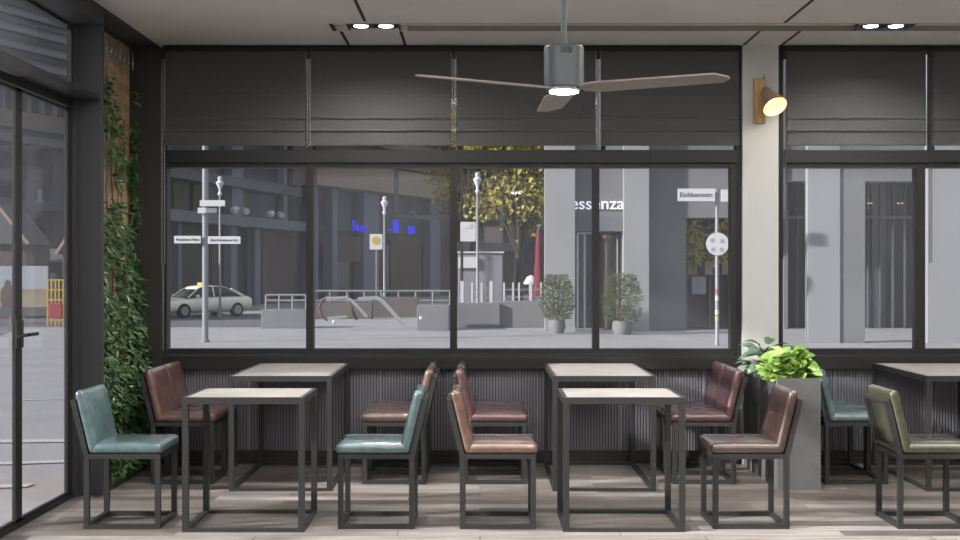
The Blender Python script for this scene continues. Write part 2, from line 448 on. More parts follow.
# ------------------------------------------------------------------ chairs
CW, CL = .415, .436
def pad(name, sx, sy, sz, m, parent, n=22, puff=.010, piping=True):
    """upholstered pad: sx long, sy wide, sz thick, centred at origin, puffed towards +z"""
    b = bmesh.new(); rad = sz * .48
    bmesh.ops.create_cube(b, size=1)
    bmesh.ops.subdivide_edges(b, edges=b.edges[:], cuts=n, use_grid_fill=True)
    for v in b.verts:
        u = v.co * 2
        p = Vector((u.x * sx / 2, u.y * sy / 2, u.z * sz / 2))
        q = Vector((max(-sx / 2 + rad, min(sx / 2 - rad, p.x)), max(-sy / 2 + rad, min(sy / 2 - rad, p.y)), max(-sz / 2 + rad, min(sz / 2 - rad, p.z))))
        d = p - q
        if d.length > 1e-6: p = q + d.normalized() * rad
        if u.z > 0:
            k = (1 - min(1, abs(u.x)) ** 4) * (1 - min(1, abs(u.y)) ** 4)
            p.z += puff * k * max(0, u.z)
            if piping:
                g = min(abs(abs(u.y) - .80), 1)
                p.z -= (.007 * math.exp(-(g / .045) ** 2) - .004 * math.exp(-((abs(u.y) - .9) / .07) ** 2)) * max(0, u.z)
        v.co = p
    bmesh.ops.recalc_face_normals(b, faces=b.faces[:])
    me = bpy.data.meshes.new(name); b.to_mesh(me); b.free(); me.materials.append(m)
    me.polygons.foreach_set('use_smooth', [True] * len(me.polygons))
    o = bpy.data.objects.new(name, me); C.objects.link(o); o.parent = parent
    return o
L = {'teal': leather('teal_leather', (0.083, 0.140, 0.144)), 'brown': leather('red_brown_leather', (0.112, 0.054, 0.043)),
     'rust': leather('rust_leather', (0.137, 0.076, 0.054)), 'burgundy': leather('burgundy_leather', (0.101, 0.043, 0.049)),
     'dark': leather('dark_brown_leather', (0.061, 0.032, 0.027)), 'olive': leather('olive_leather', (.05, .055, .027))}
ch0 = thing('dining_chair', 'x', 'chair', group='leather dining chairs at the tables')
tb = .030; hw = CW / 2 - tb / 2; hl = CL / 2 - tb / 2
sb = MB()
for s in (-1, 1):
    MB().beam((hl, s * hw, 0), (hl, s * hw, .405), tb).build('leg', M['metal'], ch0)
    g = MB()
    P = [(-hl, s * hw, 0), (-hl, s * hw, .42), (-hl - .078, s * hw, .738)]
    g.beam(P[0], P[1], tb); g.beam((P[1][0], P[1][1], .412), P[2], tb, up=(0, 1, 0)); g.build('leg', M['metal'], ch0)
g = MB()
for s in (-1, 1): g.beam((-hl + tb / 2, s * hw, .0135), (hl - tb / 2, s * hw, .0135), .027)
g.beam((-hl, -hw, .0135), (-hl, hw, .0135), .027); g.beam((hl, -hw, .0135), (hl, hw, .0135), .027)
g.build('base_frame', M['metal'], ch0)
g = MB()
for s in (-1, 1): g.beam((-hl - tb / 2, s * hw, .415), (hl + tb / 2, s * hw, .415), .028)
g.beam((-hl, -hw, .415), (-hl, hw, .415), .028); g.beam((hl, -hw, .415), (hl, hw, .415), .028)
g.build('seat_frame', M['metal'], ch0)
MB().beam((-hl - .076, -hw, .725), (-hl - .076, hw, .725), .026).build('back_rail', M['metal'], ch0)
MB().beam((-hl - .010, -hw, .45), (-hl - .010, hw, .45), .02).build('back_rail', M['metal'], ch0)
seat = pad('seat', CL - .014, CW + .012, .058, L['teal'], ch0); seat.location = (.022, 0, .457)
back = pad('backrest', .372, CW + .012, .056, L['teal'], ch0)
# backrest local z faces forward (+x), local x runs up
ang = math.atan2(.082, .335)
up = Vector((-math.sin(ang), 0, math.cos(ang))); nx = Vector((math.cos(ang), 0, math.sin(ang)))
R3 = Matrix((up, nx.cross(up), nx)).transposed()
base = Vector((-hl + .012, 0, .438))
back.matrix_local = Matrix.Translation(base + up * .172 + nx * .028) @ R3.to_4x4()
swaps = {}
for k, m in L.items():
    a = seat.data.copy(); a.materials[0] = m; b = back.data.copy(); b.materials[0] = m
    swaps[k] = {'seat': a, 'backrest': b}
CH = [
 ('teal', -2.045, 7.40, 0, 'teal leather dining chair with its back to the glass door'),
 ('teal', -.593, 7.40, PI, 'teal leather dining chair facing left, right of the left front table'),
 ('rust', .102, 7.40, 0, 'rusty brown leather chair facing right, left of the centre front table'),
 ('dark', 1.550, 7.40, PI, 'dark brown leather chair facing left, in front of the concrete planter'),
 ('olive', 2.606, 7.40, 0, 'olive green leather dining chair, the only green one, at right edge'),
 ('brown', -2.055, 8.905, 0, 'red-brown leather chair before the ivy, nearer of the side-by-side pair'),
 ('brown', -2.055, 9.34, 0, 'red-brown leather chair before the ivy, the one against the window wall'),
 ('rust', -.593, 8.905, PI, 'rust leather chair behind the left-facing teal chair, nearer of its pair'),
 ('rust', -.593, 9.34, PI, 'rust leather chair behind the left-facing teal chair, touching the ribbed wall'),
 ('burgundy', .102, 8.905, 0, 'burgundy leather chair facing right, behind the rusty front chair, nearer one'),
 ('burgundy', .102, 9.34, 0, 'burgundy leather chair facing right, behind the rusty front chair, against ribbed wall'),
 ('burgundy', 1.550, 8.905, PI, 'burgundy leather chair facing left beside the planters, nearer of the pair'),
 ('burgundy', 1.550, 9.34, PI, 'burgundy leather chair facing left beside the planters, against ribbed wall'),
 ('teal', 2.60, 8.905, 0, 'teal leather chair right of the planters, nearer of the pair'),
 ('teal', 2.60, 9.34, 0, 'teal leather chair right of the planters, against the ribbed wall'),
]
for i, (c, x, y, rz, lab) in enumerate(CH):
    if i == 0:
        ch0.location = (x, y, 0); ch0.rotation_euler = (0, 0, rz); ch0['label'] = lab
        seat.data = swaps[c]['seat']; back.data = swaps[c]['backrest']
    else: dup(ch0, lab, (x, y, 0), rz, swaps[c])

# ------------------------------------------------------------------ tables
def table(x0, y0, w, d, lab, grp, h=.76):
    k = h - .755
    t = thing('dining_table', lab, 'table', (x0 + w / 2, y0 + d / 2, 0), 0, grp)
    a, b, q = w / 2, d / 2, .034
    for sx in (-1, 1):
        for sy in (-1, 1):
            MB().box(sx * a - (q if sx > 0 else 0), sx * a + (0 if sx > 0 else q), sy * b - (q if sy > 0 else 0), sy * b + (0 if sy > 0 else q), 0, .718 + k).build('leg', M['metal'], t)
    g = MB()
    for s in (-1, 1):
        g.box(-a + q, a - q, s * b - (q if s > 0 else 0), s * b + (0 if s > 0 else q), 0, .02)
        g.box(s * a - (q if s > 0 else 0), s * a + (0 if s > 0 else q), -b + q, b - q, 0, .02)
    g.build('base_frame', M['metal'], t)
    g = MB()
    g.box(-a, a, -b, -b + .026, .718 + k, .755 + k); g.box(-a, a, b - .026, b, .718 + k, .755 + k)
    g.box(-a, -a + .026, -b + .026, b - .026, .718 + k, .755 + k); g.box(a - .026, a, -b + .026, b - .026, .718 + k, .755 + k)
    g.build('top_frame', M['metal'], t)
    MB().box(-a + .026, a - .026, -b + .026, b - .026, .725 + k, .7555 + k).build('tabletop', M['top'], t)
    return t
table(-1.682, 7.11, .69, .575, 'small square pale-topped table at front left, beside the teal chair', 'two-seat front tables')
table(.470, 7.11, .69, .575, 'small square pale-topped table at front centre, between rust and dark brown chairs', 'two-seat front tables')
table(-1.680, 8.42, .69, 1.175, 'long pale-topped metal table against the window wall, the left one', 'four-seat tables at the window wall', .771)
table(.487, 8.42, .69, 1.175, 'long pale-topped metal table against the window wall, between the burgundy chairs', 'four-seat tables at the window wall', .771)
table(2.985, 8.42, .69, 1.175, 'long pale-topped metal table cut off by the right edge, behind the olive chair', 'four-seat tables at the window wall', .771)

# ------------------------------------------------------------------ planters + plants
def planter(y0, y1, lab):
    t = thing('planter_box', lab, 'planter', (2.145, (y0 + y1) / 2, 0), 0, 'tall concrete planters')
    a, b = .145, (y1 - y0) / 2
    g = MB(); g.box(-a, a, -b, -b + .02, 0, .752); g.box(-a, a, b - .02, b, 0, .752); g.box(-a, -a + .02, -b + .02, b - .02, 0, .752); g.box(a - .02, a, -b + .02, b - .02, 0, .752)
    g.box(-a + .02, a - .02, -b + .02, b - .02, 0, .05)
    g.build('planter_body', M['concrete'], t)
    MB().box(-a + .02, a - .02, -b + .02, b - .02, .66, .71).build('soil', M['soil'], t)
planter(8.467, 8.985, 'tall grey concrete planter holding the lime-green plant, in front')
planter(9.055, 9.55, 'tall grey concrete planter behind, nearest the white pier')
def bush(name, lab, c, rx, ry, rz_, n, ls, lw, m, droop=.35):
    t = thing(name, lab, 'plant', c)
    g = MB(); s = MB()
    for i in range(n):
        a = random.uniform(0, 2 * PI); el = random.uniform(-.05, 1.35); k = random.uniform(.45, 1)
        e = Vector((math.cos(a) * math.cos(el) * rx, math.sin(a) * math.cos(el) * ry, max(.0, math.sin(el)) * rz_)) * k
        root = Vector((e.x * .15, e.y * .15, -.03))
        mid = (root + e) / 2 + Vector((0, 0, .05))
        if i % 3 == 0: s.tube([root, mid, e], .0025, 5, False)
        d = Vector((math.cos(a) * 1.0, math.sin(a) * 1.0, random.uniform(-.1, .9)))
        upv = Vector((random.uniform(-.5, .5), random.uniform(-.9, .2), 1))
        g.leaf(e, d, upv, ls * random.uniform(.7, 1.25), lw * random.uniform(.8, 1.2), droop, 4)
    g.build('foliage', m, t, smooth=True, fix=False); s.build('stem', M['stem'], t)
    return t
bush('leafy_plant', 'bright lime-green leafy plant in the front concrete planter', (2.135, 8.72, .73), .15, .2, .19, 430, .095, .072, M['lime'], .22)
bush('leafy_plant', 'grey-green broad-leaved plant in the rear concrete planter', (2.10, 9.26, .73), .12, .17, .22, 46, .15, .065, M['sage'])
# ivy
t = thing('climbing_ivy', 'dark green climbing ivy covering the brick wall beside the column', 'plant', (-2.6, 9.0, .075))
g = MB(); s = MB()
for i in range(5200):
    z = .02 + 2.75 * random.random() ** 1.6
    y = random.uniform(-.60, .54)
    dens = 1 if z < 1.25 else (.62 if z < 1.9 else .42)
    if math.sin(y * 9 + z * 2.1) * .5 + math.sin(z * 7.3 + y * 4) * .5 > 2 * dens - .9 and z > 1.1: continue
    depth = .17 * max(0, 1 - z / 1.9) + .03
    x = -.03 + random.random() * depth
    a = random.uniform(0, 2 * PI)
    d = Vector((random.uniform(.1, 1), math.cos(a), random.uniform(-1, .4)))
    g.leaf((x, y, z), d, (1, random.uniform(-.6, .2), random.uniform(0, 1)), random.uniform(.035, .07), random.uniform(.016, .03), .25, 3)
# growth over the dark back pier
for i in range(1000):
    z = .02 + 2.5 * random.random() ** 1.5
    wv = .13 * max(.25, 1 - z / 2.2) + .03 * math.sin(z * 11)
    x = -.04 + random.random() * max(.02, wv) * 1.15
    g.leaf((x, .48 + random.random() * .07, z), (random.uniform(-.2, 1), -random.random(), random.uniform(-1, .3)), (0, -1, .5), random.uniform(.03, .055), random.uniform(.016, .028), .2, 3)
for k in range(9):
    y = -.55 + k * .13; pts = []
    for q in range(12): pts.append((-.052, y + .04 * math.sin(q * 1.3 + k), q * .23 * (1 if k % 2 else .85)))
    s.tube(pts, .004, 5, False)
g.build('foliage', M['ivy'], t, smooth=True, fix=False); s.build('stem', M['stem'], t)
tag(MB().beam((-2.645, 8.95, .08), (-2.645, 8.95, 3.05), .008).beam((-2.645, 9.3, .08), (-2.645, 9.3, 3.05), .006).beam((-2.655, 8.95, 3.05), (-2.655, 9.3, 3.05), .008).build('trellis_wire', M['pole']), 'thin pale upright trellis wires on the brick wall behind the ivy', 'trellis')
t = thing('hanging_rail', 'small rail of pale glass drops at the top of the brick wall', 'rail', (-2.60, 9.0, 3.10))
MB().beam((0, -.5, .04), (0, .5, .04), .014).beam((0, -.45, .04), (0, -.45, .07), .01).beam((0, .45, .04), (0, .45, .07), .01).build('rail', M['black'], t)
for k in range(9):
    y = -.46 + k * .112
    MB().lathe([(.002, .04), (.004, .0), (.010, -.06), (.007, -.11), (.001, -.13)], (0, y, 0), n=8).build('glass_drop', M['clear'], t, smooth=True)

# ------------------------------------------------------------------ blinds
def blind(x0, x1, lab, chain_x=None, chain_bottom=146, rod=False):
    zt, zb = wz(52), wz(146)
    t = thing('roman_blind', lab, 'blind', ((x0 + x1) / 2, 9.59, zb), 0, 'dark roman blinds above the windows')
    hw_ = (x1 - x0) / 2; hgt = zt - zb
    g = MB()
    prof = [(.018, hgt), (.018, .385), (.014, .384), (.014, .215), (-.002, .206), (.012, .20), (.010, .122), (-.008, .112), (.010, .105), (.006, .0)]
    vs = []
    for y, z in prof: vs.append((g.b.verts.new((-hw_, y, z)), g.b.verts.new((hw_, y, z))))
    back_ = [(g.b.verts.new((-hw_, .026, hgt)), g.b.verts.new((hw_, .026, hgt))), (g.b.verts.new((-hw_, .026, 0)), g.b.verts.new((hw_, .026, 0)))]
    seq = vs + [back_[1], back_[0]]
    for i in range(len(seq)): g.b.faces.new((seq[i][0], seq[i][1], seq[(i + 1) % len(seq)][1], seq[(i + 1) % len(seq)][0]))
    g.b.faces.new([q[0] for q in seq]); g.b.faces.new([q[1] for q in seq])
    g.build('fabric', M['fabric'], t)
    MB().box(-hw_, hw_, .002, .034, hgt, hgt + .03).build('head_rail', M['frame'], t)
    if chain_x is not None:
        cx = chain_x - (x0 + x1) / 2
        g = MB(); z1 = wz(chain_bottom) - zb; z = hgt - .05; k = 0
        while z > z1:
            for sgn in (-1, 1):
                g.lathe([(.0005, .007), (.0065, .003), (.0065, -.003), (.0005, -.007)], (cx + sgn * .009, .008 if sgn < 0 else .014, z + (0 if sgn < 0 else .0105)), n=5)
            z -= .021
        g.beam((cx - .009, .008, z1), (cx - .009, .008, hgt), .0018).beam((cx + .009, .014, z1), (cx + .009, .014, hgt), .0018)
        c = g.build('bead_chain', M['chain' if chain_x > 1.9 else 'bead'], t)
        MB().box(cx - .016, cx + .016, -.004, .03, hgt - .06, hgt + .005).build('chain_bracket', M['black'], t)
        if rod: MB().beam((cx, .01, wz(350) - zb), (cx, .01, z1), .008).build('pull_rod', M['bead'], t)
    return t
BX = [(164, 305.5), (311, 450.5), (456.5, 595), (600.5, 738), (786, 925), (932, 1068)]
CHX = [(164.2, 265, True), (309.3, 147, False), (453.8, 147, False), (597.8, 147, False), (783.6, 259, False), (929.3, 263, False)]
BL = ['dark grey roman blind at the far left beside the brick recess', 'dark grey roman blind second from left, left of the fan',
      'dark grey roman blind directly behind the fan motor', 'dark grey roman blind left of the white pier, behind the right fan blade',
      'dark grey roman blind right of the wall lamp', 'dark grey roman blind cut off by the right edge of the photo']
for (a, b), (c, bt, rd), lab in zip(BX, CHX, BL): blind(px2x(a), px2x(b), lab, px2x(c), bt, rd)

# ------------------------------------------------------------------ ceiling spots in the groove
def spots(x0, x1, lx, lab):
    t = thing('recessed_spotlight', lab, 'ceiling light', ((x0 + x1) / 2, 8.91, H), 0, 'twin recessed ceiling spotlights')
    c = (x0 + x1) / 2
    MB().box(x0 - c, x1 - c, -.10, .10, .012, .034).build('housing', M['black'], t)
    for x in lx:
        MB().lathe([(.052, 0.011), (.075, .002), (.078, .002), (.078, .012)], (x - c, 0, 0), n=24).build('reflector_ring', M['chrome'], t, smooth=True)
        MB().lathe([(.001, .004), (.05, .004), (.05, .011), (.001, .011)], (x - c, 0, 0), n=24).build('bulb', M['lamp'], t)
        light('spot_light', 'SPOT', (x, 8.91, H - .012), 50, (1, .97, .93), (0, 0, 0), spot_size=2.6, spot_blend=.8, shadow_soft_size=.04)
    for s in (x0, x1): MB().box(s - c - .008, s - c + .008, -.12, .12, 0, .012).build('end_trim', M['chrome'], t)
spots(-.93, -.57, (-.842, -.665), 'twin recessed spotlight in the ceiling slot left of the fan')
spots(2.68, 3.04, (2.764, 2.94), 'twin recessed spotlight in the ceiling slot at the right')
# unseen ceiling light panels, added to fill the room and highlight the leather
for i, (y, e) in enumerate(((6.9, 150), (4.4, 110), (1.4, 110))):
    t = thing('added_light_panel', 'long white linear ceiling light panel', 'ceiling light', (1.4, y, H), 0, 'linear ceiling lights')
    MB().box(-3.5, 3.5, -.26, .26, -.03, 0).build('added_panel_housing', M['pier'], t)
    MB().box(-3.48, 3.48, -.24, .24, -.034, -.03).build('added_panel_face', emis('added_panel_glow_%d' % i, (1, .97, .93), 2), t)
    light('added_fill_lamp', 'AREA', (1.4, y, H - .04), e, (1, .97, .94), (0, 0, 0), shape='RECTANGLE', size=6.9, size_y=.45)

# ------------------------------------------------------------------ fan
fx, fy = .393, 5.9
t = thing('ceiling_fan', 'grey steel ceiling fan with three blades and a glowing light', 'ceiling fan', (fx, fy, 2.335))
MB().lathe([(.001, .862), (.014, .862), (.014, .18), (.001, .18)], n=12).lathe([(.001, .862), (.07, .862), (.06, .80), (.014, .77), (.001, .77)], n=20).build('rod', M['fan'], t, smooth=True)
MB().lathe([(.001, .19), (.088, .19), (.094, .184), (.094, 0), (.088, -.006), (.001, -.006)], n=40).build('motor_housing', M['fan'], t, smooth=True)
g = MB()
for k in range(5): g.box(-.020 + k * .011, -.013 + k * .011, -.0958, -.090, .148, .178)
g.build('vent_slots', M['black'], t)
MB().lathe([(.001, -.024), (.055, -.024), (.076, -.018), (.08, -.006), (.001, -.006)], n=32).build('light_ring', M['chrome'], t, smooth=True)
MB().lathe([(.001, -.031), (.045, -.030), (.068, -.0245), (.068, -.023), (.001, -.023)], n=32).build('lamp_disc', M['lamp'], t, smooth=True)
light('fan_lamp', 'AREA', (fx, fy, 2.30), 9, (1, .95, .9), shape='DISK', size=.13)
for a in (92, 212, 332):
    th = math.radians(a)
    g = MB(); rows = []
    N = 16
    for i in range(N + 1):
        u = i / N; r_ = .09 + u * .70
        wl = .078 - .012 * u; wr = .078 - .012 * u
        if u > .93: k = math.sqrt(max(0, 1 - ((u - .93) / .07) ** 2)); wl *= .35 + .65 * k; wr *= .15 + .85 * k
        if u < .1: wl *= .55 + 4.5 * u; wr *= .55 + 4.5 * u
        rows.append([(r_, wl), (r_, -wr)])
    pitch = math.radians(-8)
    vt = []
    for (r_, a1), (_, a2) in rows:
        q = []
        for dz in (.004, -.004):
            for s_ in (a1, a2): q.append(g.b.verts.new((r_, s_ * math.cos(pitch), -.008 + s_ * math.sin(pitch) * 1.0 + dz)))
        vt.append(q)
    for i in range(N):
        p, q = vt[i], vt[i + 1]
        g.b.faces.new((p[0], p[1], q[1], q[0])); g.b.faces.new((p[2], q[2], q[3], p[3]))
        g.b.faces.new((p[0], q[0], q[2], p[2])); g.b.faces.new((p[1], p[3], q[3], q[1]))
    g.b.faces.new((vt[0][0], vt[0][2], vt[0][3], vt[0][1])); g.b.faces.new((vt[N][0], vt[N][1], vt[N][3], vt[N][2]))
    o = g.build('fan_blade', M['blade'], t); o.rotation_euler = (0, 0, th)
    k = MB().beam((.06, 0, -.008), (.16, 0, -.008), .035, .006).build('blade_arm', M['fan'], o)

# ------------------------------------------------------------------ sconce
YY = 9.60; sx_ = X(759, YY); sz_ = Z(101.5, YY)
t = thing('wall_sconce', 'wooden wall lamp with copper-brown shade on the white pier', 'wall lamp', (sx_, YY, sz_))
MB().box(-.044, .044, -.032, 0, -.168, .168, .004).build('back_plate', M['wood'], t)
MB().tube([(.03, -.03, .17), (.03, -.03, .195)], .006, 8).tube([(.0, -.03, .04), (.02, -.06, .09), (.045, -.085, .095), (.06, -.10, .05)], .008, 8).tube([(.02, -.03, .06), (.04, -.06, .10), (.07, -.085, .08), (.08, -.10, .03)], .006, 8).build('bracket', M['bead'], t, smooth=True)
ax = Vector((.24, -.62, -.74)).normalized()
top_ = Vector((.040, -.075, .062))
prof = [(.028, -.01), (.040, .02), (.056, .06), (.074, .10), (.090, .15), (.096, .17)]
inn = [(r_ - .004, z) for r_, z in prof]
MB().lathe(prof + inn[::-1], top_, ax, 32, closed=True).build('lamp_shade', M['shade'], t, smooth=True)
MB().lathe([(r_ - .0045, z) for r_, z in prof[1:]] + [(r_ - .0055, z) for r_, z in prof[1:]][::-1], top_, ax, 32, closed=True).build('shade_lining', M['shade_in'], t, smooth=True)
MB().lathe([(.001, -.015), (.026, -.012), (.026, .0), (.001, .0)], top_, ax, 16).build('lamp_holder', M['shade'], t, smooth=True)
b_ = top_ + ax * .085
MB().lathe([(.001, -.05), (.014, -.045), (.026, -.02), (.032, .005), (.026, .026), (.012, .036), (.001, .038)], b_, ax, 16).build('bulb', M['warm'], t, smooth=True)
light('sconce_lamp', 'POINT', Vector((sx_, YY, sz_)) + top_ + ax * .19, .9, (1, .72, .42), shadow_soft_size=.03)

# ================================================================== OUTDOORS
g = MB()
ys = [-12, 12, 30, 46, 130]
prev = None
for y in ys:
    cur = [g.b.verts.new((x, y, gz(y))) for x in (-90, 90)]
    if prev: g.b.faces.new((prev[0], prev[1], cur[1], cur[0]))
    prev = cur
o = g.build('pavement', M['plaza'], fix=False); st(o)
# sunk below the shop floor on all sides
g = MB()
def quad(mb, pts, dz=.01):
    mb.b.faces.new([mb.b.verts.new((x, y, gz(y) + dz)) for x, y in pts])
quad(g, [(-60, 48), (-8.2, 48), (-6.5, 62), (-60, 62)])
quad(g, [(-60, 31), (-13.2, 31), (-17.5, 48), (-60, 48)])
st(g.build('road', M['road'], fix=False))
g = MB()
quad(g, [(-8, 10.9), (-3.2, 10.9 + .35), (-3.2, 11.1 + .35), (-8, 11.1)]); quad(g, [(-8, 8.9), (-3.2, 10.05), (-3.2, 10.2), (-8, 9.05)]); quad(g, [(-8, 7.6), (-3.2, 8.9), (-3.2, 9.05), (-8, 7.75)]); quad(g, [(-6, 16.3), (-3, 17.4), (-3, 17.5), (-6, 16.4)])
st(g.build('paving_line', M['line'], fix=False))

class Fac:
    """a facade standing on the plan line A-B; px picks the spot along it"""
    def __init__(s, A, B): s.A = Vector(A); s.B = Vector(B)
    def at(s, px):
        k = (px - 480) / F; d = s.B - s.A
        t_ = (k * s.A.y - s.A.x) / (d.x - k * d.y)
        return s.A + d * t_
    def box(s, mb, p0, p1, z0, z1, t=.3, off=0): mb.obox(s.at(p0), s.at(p1), t, z0, z1, off); return mb
    def z(s, px, py): return Z(py, s.at(px).y)

# --- left office building (window 1)
f1 = Fac((-16.4, 66), (-11.75, 85))
b = thing('office_building', 'dark glazed office building with blue-grey columns and pale canopy behind the white car', 'building', (0, 0, 0))
zl = f1.z(169, 214); zg = -.7
g = MB(); f1.box(g, 150, 306, zg, 16, .4, -1.6); g.build('wall', M['dark'], b)
g = MB(); f1.box(g, 150, 306, zl - .35, zl + .25, 1.5, -1.2); g.build('canopy', M['ledge'], b)
g = MB(); f1.box(g, 150, 306, f1.z(169, 176), f1.z(169, 165), 1.0, -1.2); f1.box(g, 150, 306, 11, 12.2, 1.0, -1.2); g.build('upper_band', M['dark2'], b)
for a, c in ((169, 173), (243, 254), (294, 297)):
    g = MB(); f1.box(g, a, c, zl + .25, 16, .5, -1.2); g.build('upper_column', M['bluecol'], b)
for a, c in ((176, 183), (191, 201), (211, 221), (258, 262)):
    g = MB(); f1.box(g, a, c, zl + .3, f1.z(169, 177), .1, -1.15); g.build('curtain', M['curtain'], b)
for a, c in ((187, 190), (239, 245), (262, 268)):
    g = MB(); f1.box(g, a, c, zg, zl - .35, .5, -1.0); g.build('lower_column', M['bluecol'], b)
g = MB(); f1.box(g, 276, 306, zg, zl - .4, .2, -1.1); g.build('brown_panel', M['brown'], b)
g = MB(); f1.box(g, 228, 240, zg, zl - .4, .15, -1.15); g.build('brown_panel', M['brown'], b)
for px, dx in ((240, -1), (250, 1), (275, -1), (284, 1)):
    p = f1.at(px); z = zl + .35
    m_ = MB().tube([(p.x, p.y - 1.3, z), (p.x + .0, p.y - 1.3, z + .3)], .08, 8); m_.lathe([(.08, -.22), (.17, -.18), (.20, .22), (.12, .26)], (p.x, p.y - 1.5, z + .22), (.5 * dx, -.8, -.3), 12)
    tag(m_.build('floodlight', M['signwhite'], smooth=True), {240: 'leftmost white floodlight on the canopy behind the car', 250: 'white floodlight, right one of the left pair on the office canopy', 275: 'white floodlight, left one of the right pair on the office canopy', 284: 'rightmost white floodlight on the office canopy'}[px], 'floodlight', 'floodlights on the office canopy')
# --- mid building (window 2)
f2 = Fac((-11.0, 85), (-2.6, 104))
b = thing('shopping_building', 'grey stone building with tan curved upper storey and blue lit letters', 'building')
g = MB(); f2.box(g, 312, 470, zg, 20, .5, -2.0); g.build('wall', M['rough'], b)
z1_ = f2.z(315, 185); z0_ = f2.z(315, 167)
g = MB(); f2.box(g, 312, 470, z1_, z0_ + .6, 2.2, -1.8); g.build('tan_parapet', M['tan'], b)
g = MB()
for k in range(5): f2.box(g, 395, 470, z0_ + 1.0 + k * 1.4, z0_ + 1.7 + k * 1.4, .3, -1.3)
g.build('upper_band', M['tan'], b)
g = MB(); f2.box(g, 312, 470, f2.z(315, 228), z1_, .3, -1.6); g.build('dark_band', M['dark2'], b)
for a, c in ((318, 326), (340, 345), (371, 386), (437, 447)):
    g = MB(); f2.box(g, a, c, zg, z1_, .8, -1.4); g.build('column', M['bluecol'], b)
for a, c in ((326, 338), (352, 368), (400, 412), (424, 436)):
    g = MB(); f2.box(g, a, c, zg, f2.z(a, 245), .15, -1.35); g.build('shop_window', M['shop'], b)
g = MB(); f2.box(g, 346, 370, f2.z(346, 262), f2.z(346, 236), .6, -1.3); f2.box(g, 404, 434, f2.z(404, 300), f2.z(404, 240), .2, -1.3); g.build('brown_panel', M['brown'], b)
bs = MB()
for px0, px1, y0, y1 in ((352.5, 355, 220, 231), (356, 359, 225, 231), (360, 363, 226, 231.5), (364, 367.5, 227, 231.5), (388, 392, 229, 231), (393, 399, 220, 232), (408, 415, 226, 234)):
    p0 = f2.at(px0); yy = p0.y - 2
    bs.box(X(px0, yy), X(px1, yy), yy - .15, yy, Z(y1, yy), Z(y0, yy), .03)
tag(bs.build('shop_sign', M['blue']), 'blue glowing shop letters on the dark facade, blurred', 'sign')
# --- background behind the trees (window 3)
b = thing('long_building', 'grey building with dark horizontal bands behind the autumn tree', 'building')
f3 = Fac((-3.4, 112), (9, 112))
g = MB(); f3.box(g, 440, 556, zg, 22, .5); g.build('wall', M['rough'], b)
g = MB(); f3.box(g, 440, 556, f3.z(500, 221), f3.z(500, 213), .5, .5); f3.box(g, 440, 556, f3.z(500, 252), f3.z(500, 243), .5, .5); g.build('dark_band', M['dark'], b)
g = MB()
for a in (452, 470, 500, 514, 536): f3.box(g, a, a + 3, zg, 14, .4, .5)
g.build('column', M['dark2'], b)
# --- right building with the shop
b = thing('arcade_building', 'pale grey clad arcade building with a dark shop doorway and white shop letters', 'building')
Yb = 44.8
def fr(mb, a, c, y0, y1, Y, d): mb.box(X(a, Y), X(c, Y), Y, Y + d, y0 if y0 < 5 and isinstance(y0, float) else Z(y0, Y), Z(y1, Y)); return mb
TOPZ = 9.5
def fz(mb, a, c, z0, z1, Y, d): mb.box(X(a, Y), X(c, Y), Y, Y + d, z0, z1); return mb
fz(MB(), 545, 575, zg, TOPZ, Yb, .5).build('pillar', M['oconc'], b)
fz(MB(), 575, 624, Z(217, Yb), TOPZ, Yb + .35, 2).build('lintel', M['oconc2'], b)
fz(MB(), 575.5, 623.5, Z(231, Yb), Z(217, Yb), Yb + .3, .4).build('shutter_box', M['ledge'], b)
fz(MB(), 572, 627, zg, 5, Yb + 2.4, .2).build('shop_window', M['shop'], b)
g = MB()
for a in (577, 584, 596, 607, 618): fz(g, a, a + 1.6, zg, Z(231, Yb), Yb + 1.2, .1)
fz(g, 577, 623, Z(233, Yb), Z(231, Yb), Yb + 1.2, .1); g.build('door_frame', M['ledge'], b)
fz(MB(), 603, 616, zg, Z(234, Yb), Yb + 1.5, .05).build('curtain', mat('beige_curtain', (.22, .19, .15), .8, var=.2, scale=2), b)
fz(MB(), 624, 649, zg, TOPZ, Yb, 2.5).build('pillar', M['oconc'], b)
fz(MB(), 649, 686, zg, TOPZ, Yb + .6, 2).build('wall', M['oconc2'], b)
fz(MB(), 686, 786, Z(217, Yb), TOPZ, Yb + .6, 2).build('lintel', M['oconc2'], b)
fz(MB(), 684, 786, zg, Z(215, Yb), Yb + 2.2, .2).build('shop_window', M['shop'], b)
g = MB()
for a in (686, 709, 733, 757): fz(g, a, a + 2, zg, Z(217, Yb), Yb + 1.9, .15)
g.build('window_mullion', M['dark2'], b)
text_mesh('essenza', .62, .03, M['essenza'], 'shop_letters', b, (X(598, Yb), Yb + .30, Z(203.5, Yb)), (PI / 2, 0, 0), 1.02).data.materials[0] = M['essenza']
fz(MB(), 692, 706, Z(295, Yb), Z(277, Yb), Yb + 1.8, .05).build('window_poster', M['banner'], b)
g = MB()
for a, c in ((688, 697), (705, 713), (722, 731)): fz(g, a, c, Z(275, Yb), Z(261, Yb), Yb + 1.8, .05)
g.build('window_poster', M['bannertan'], b)
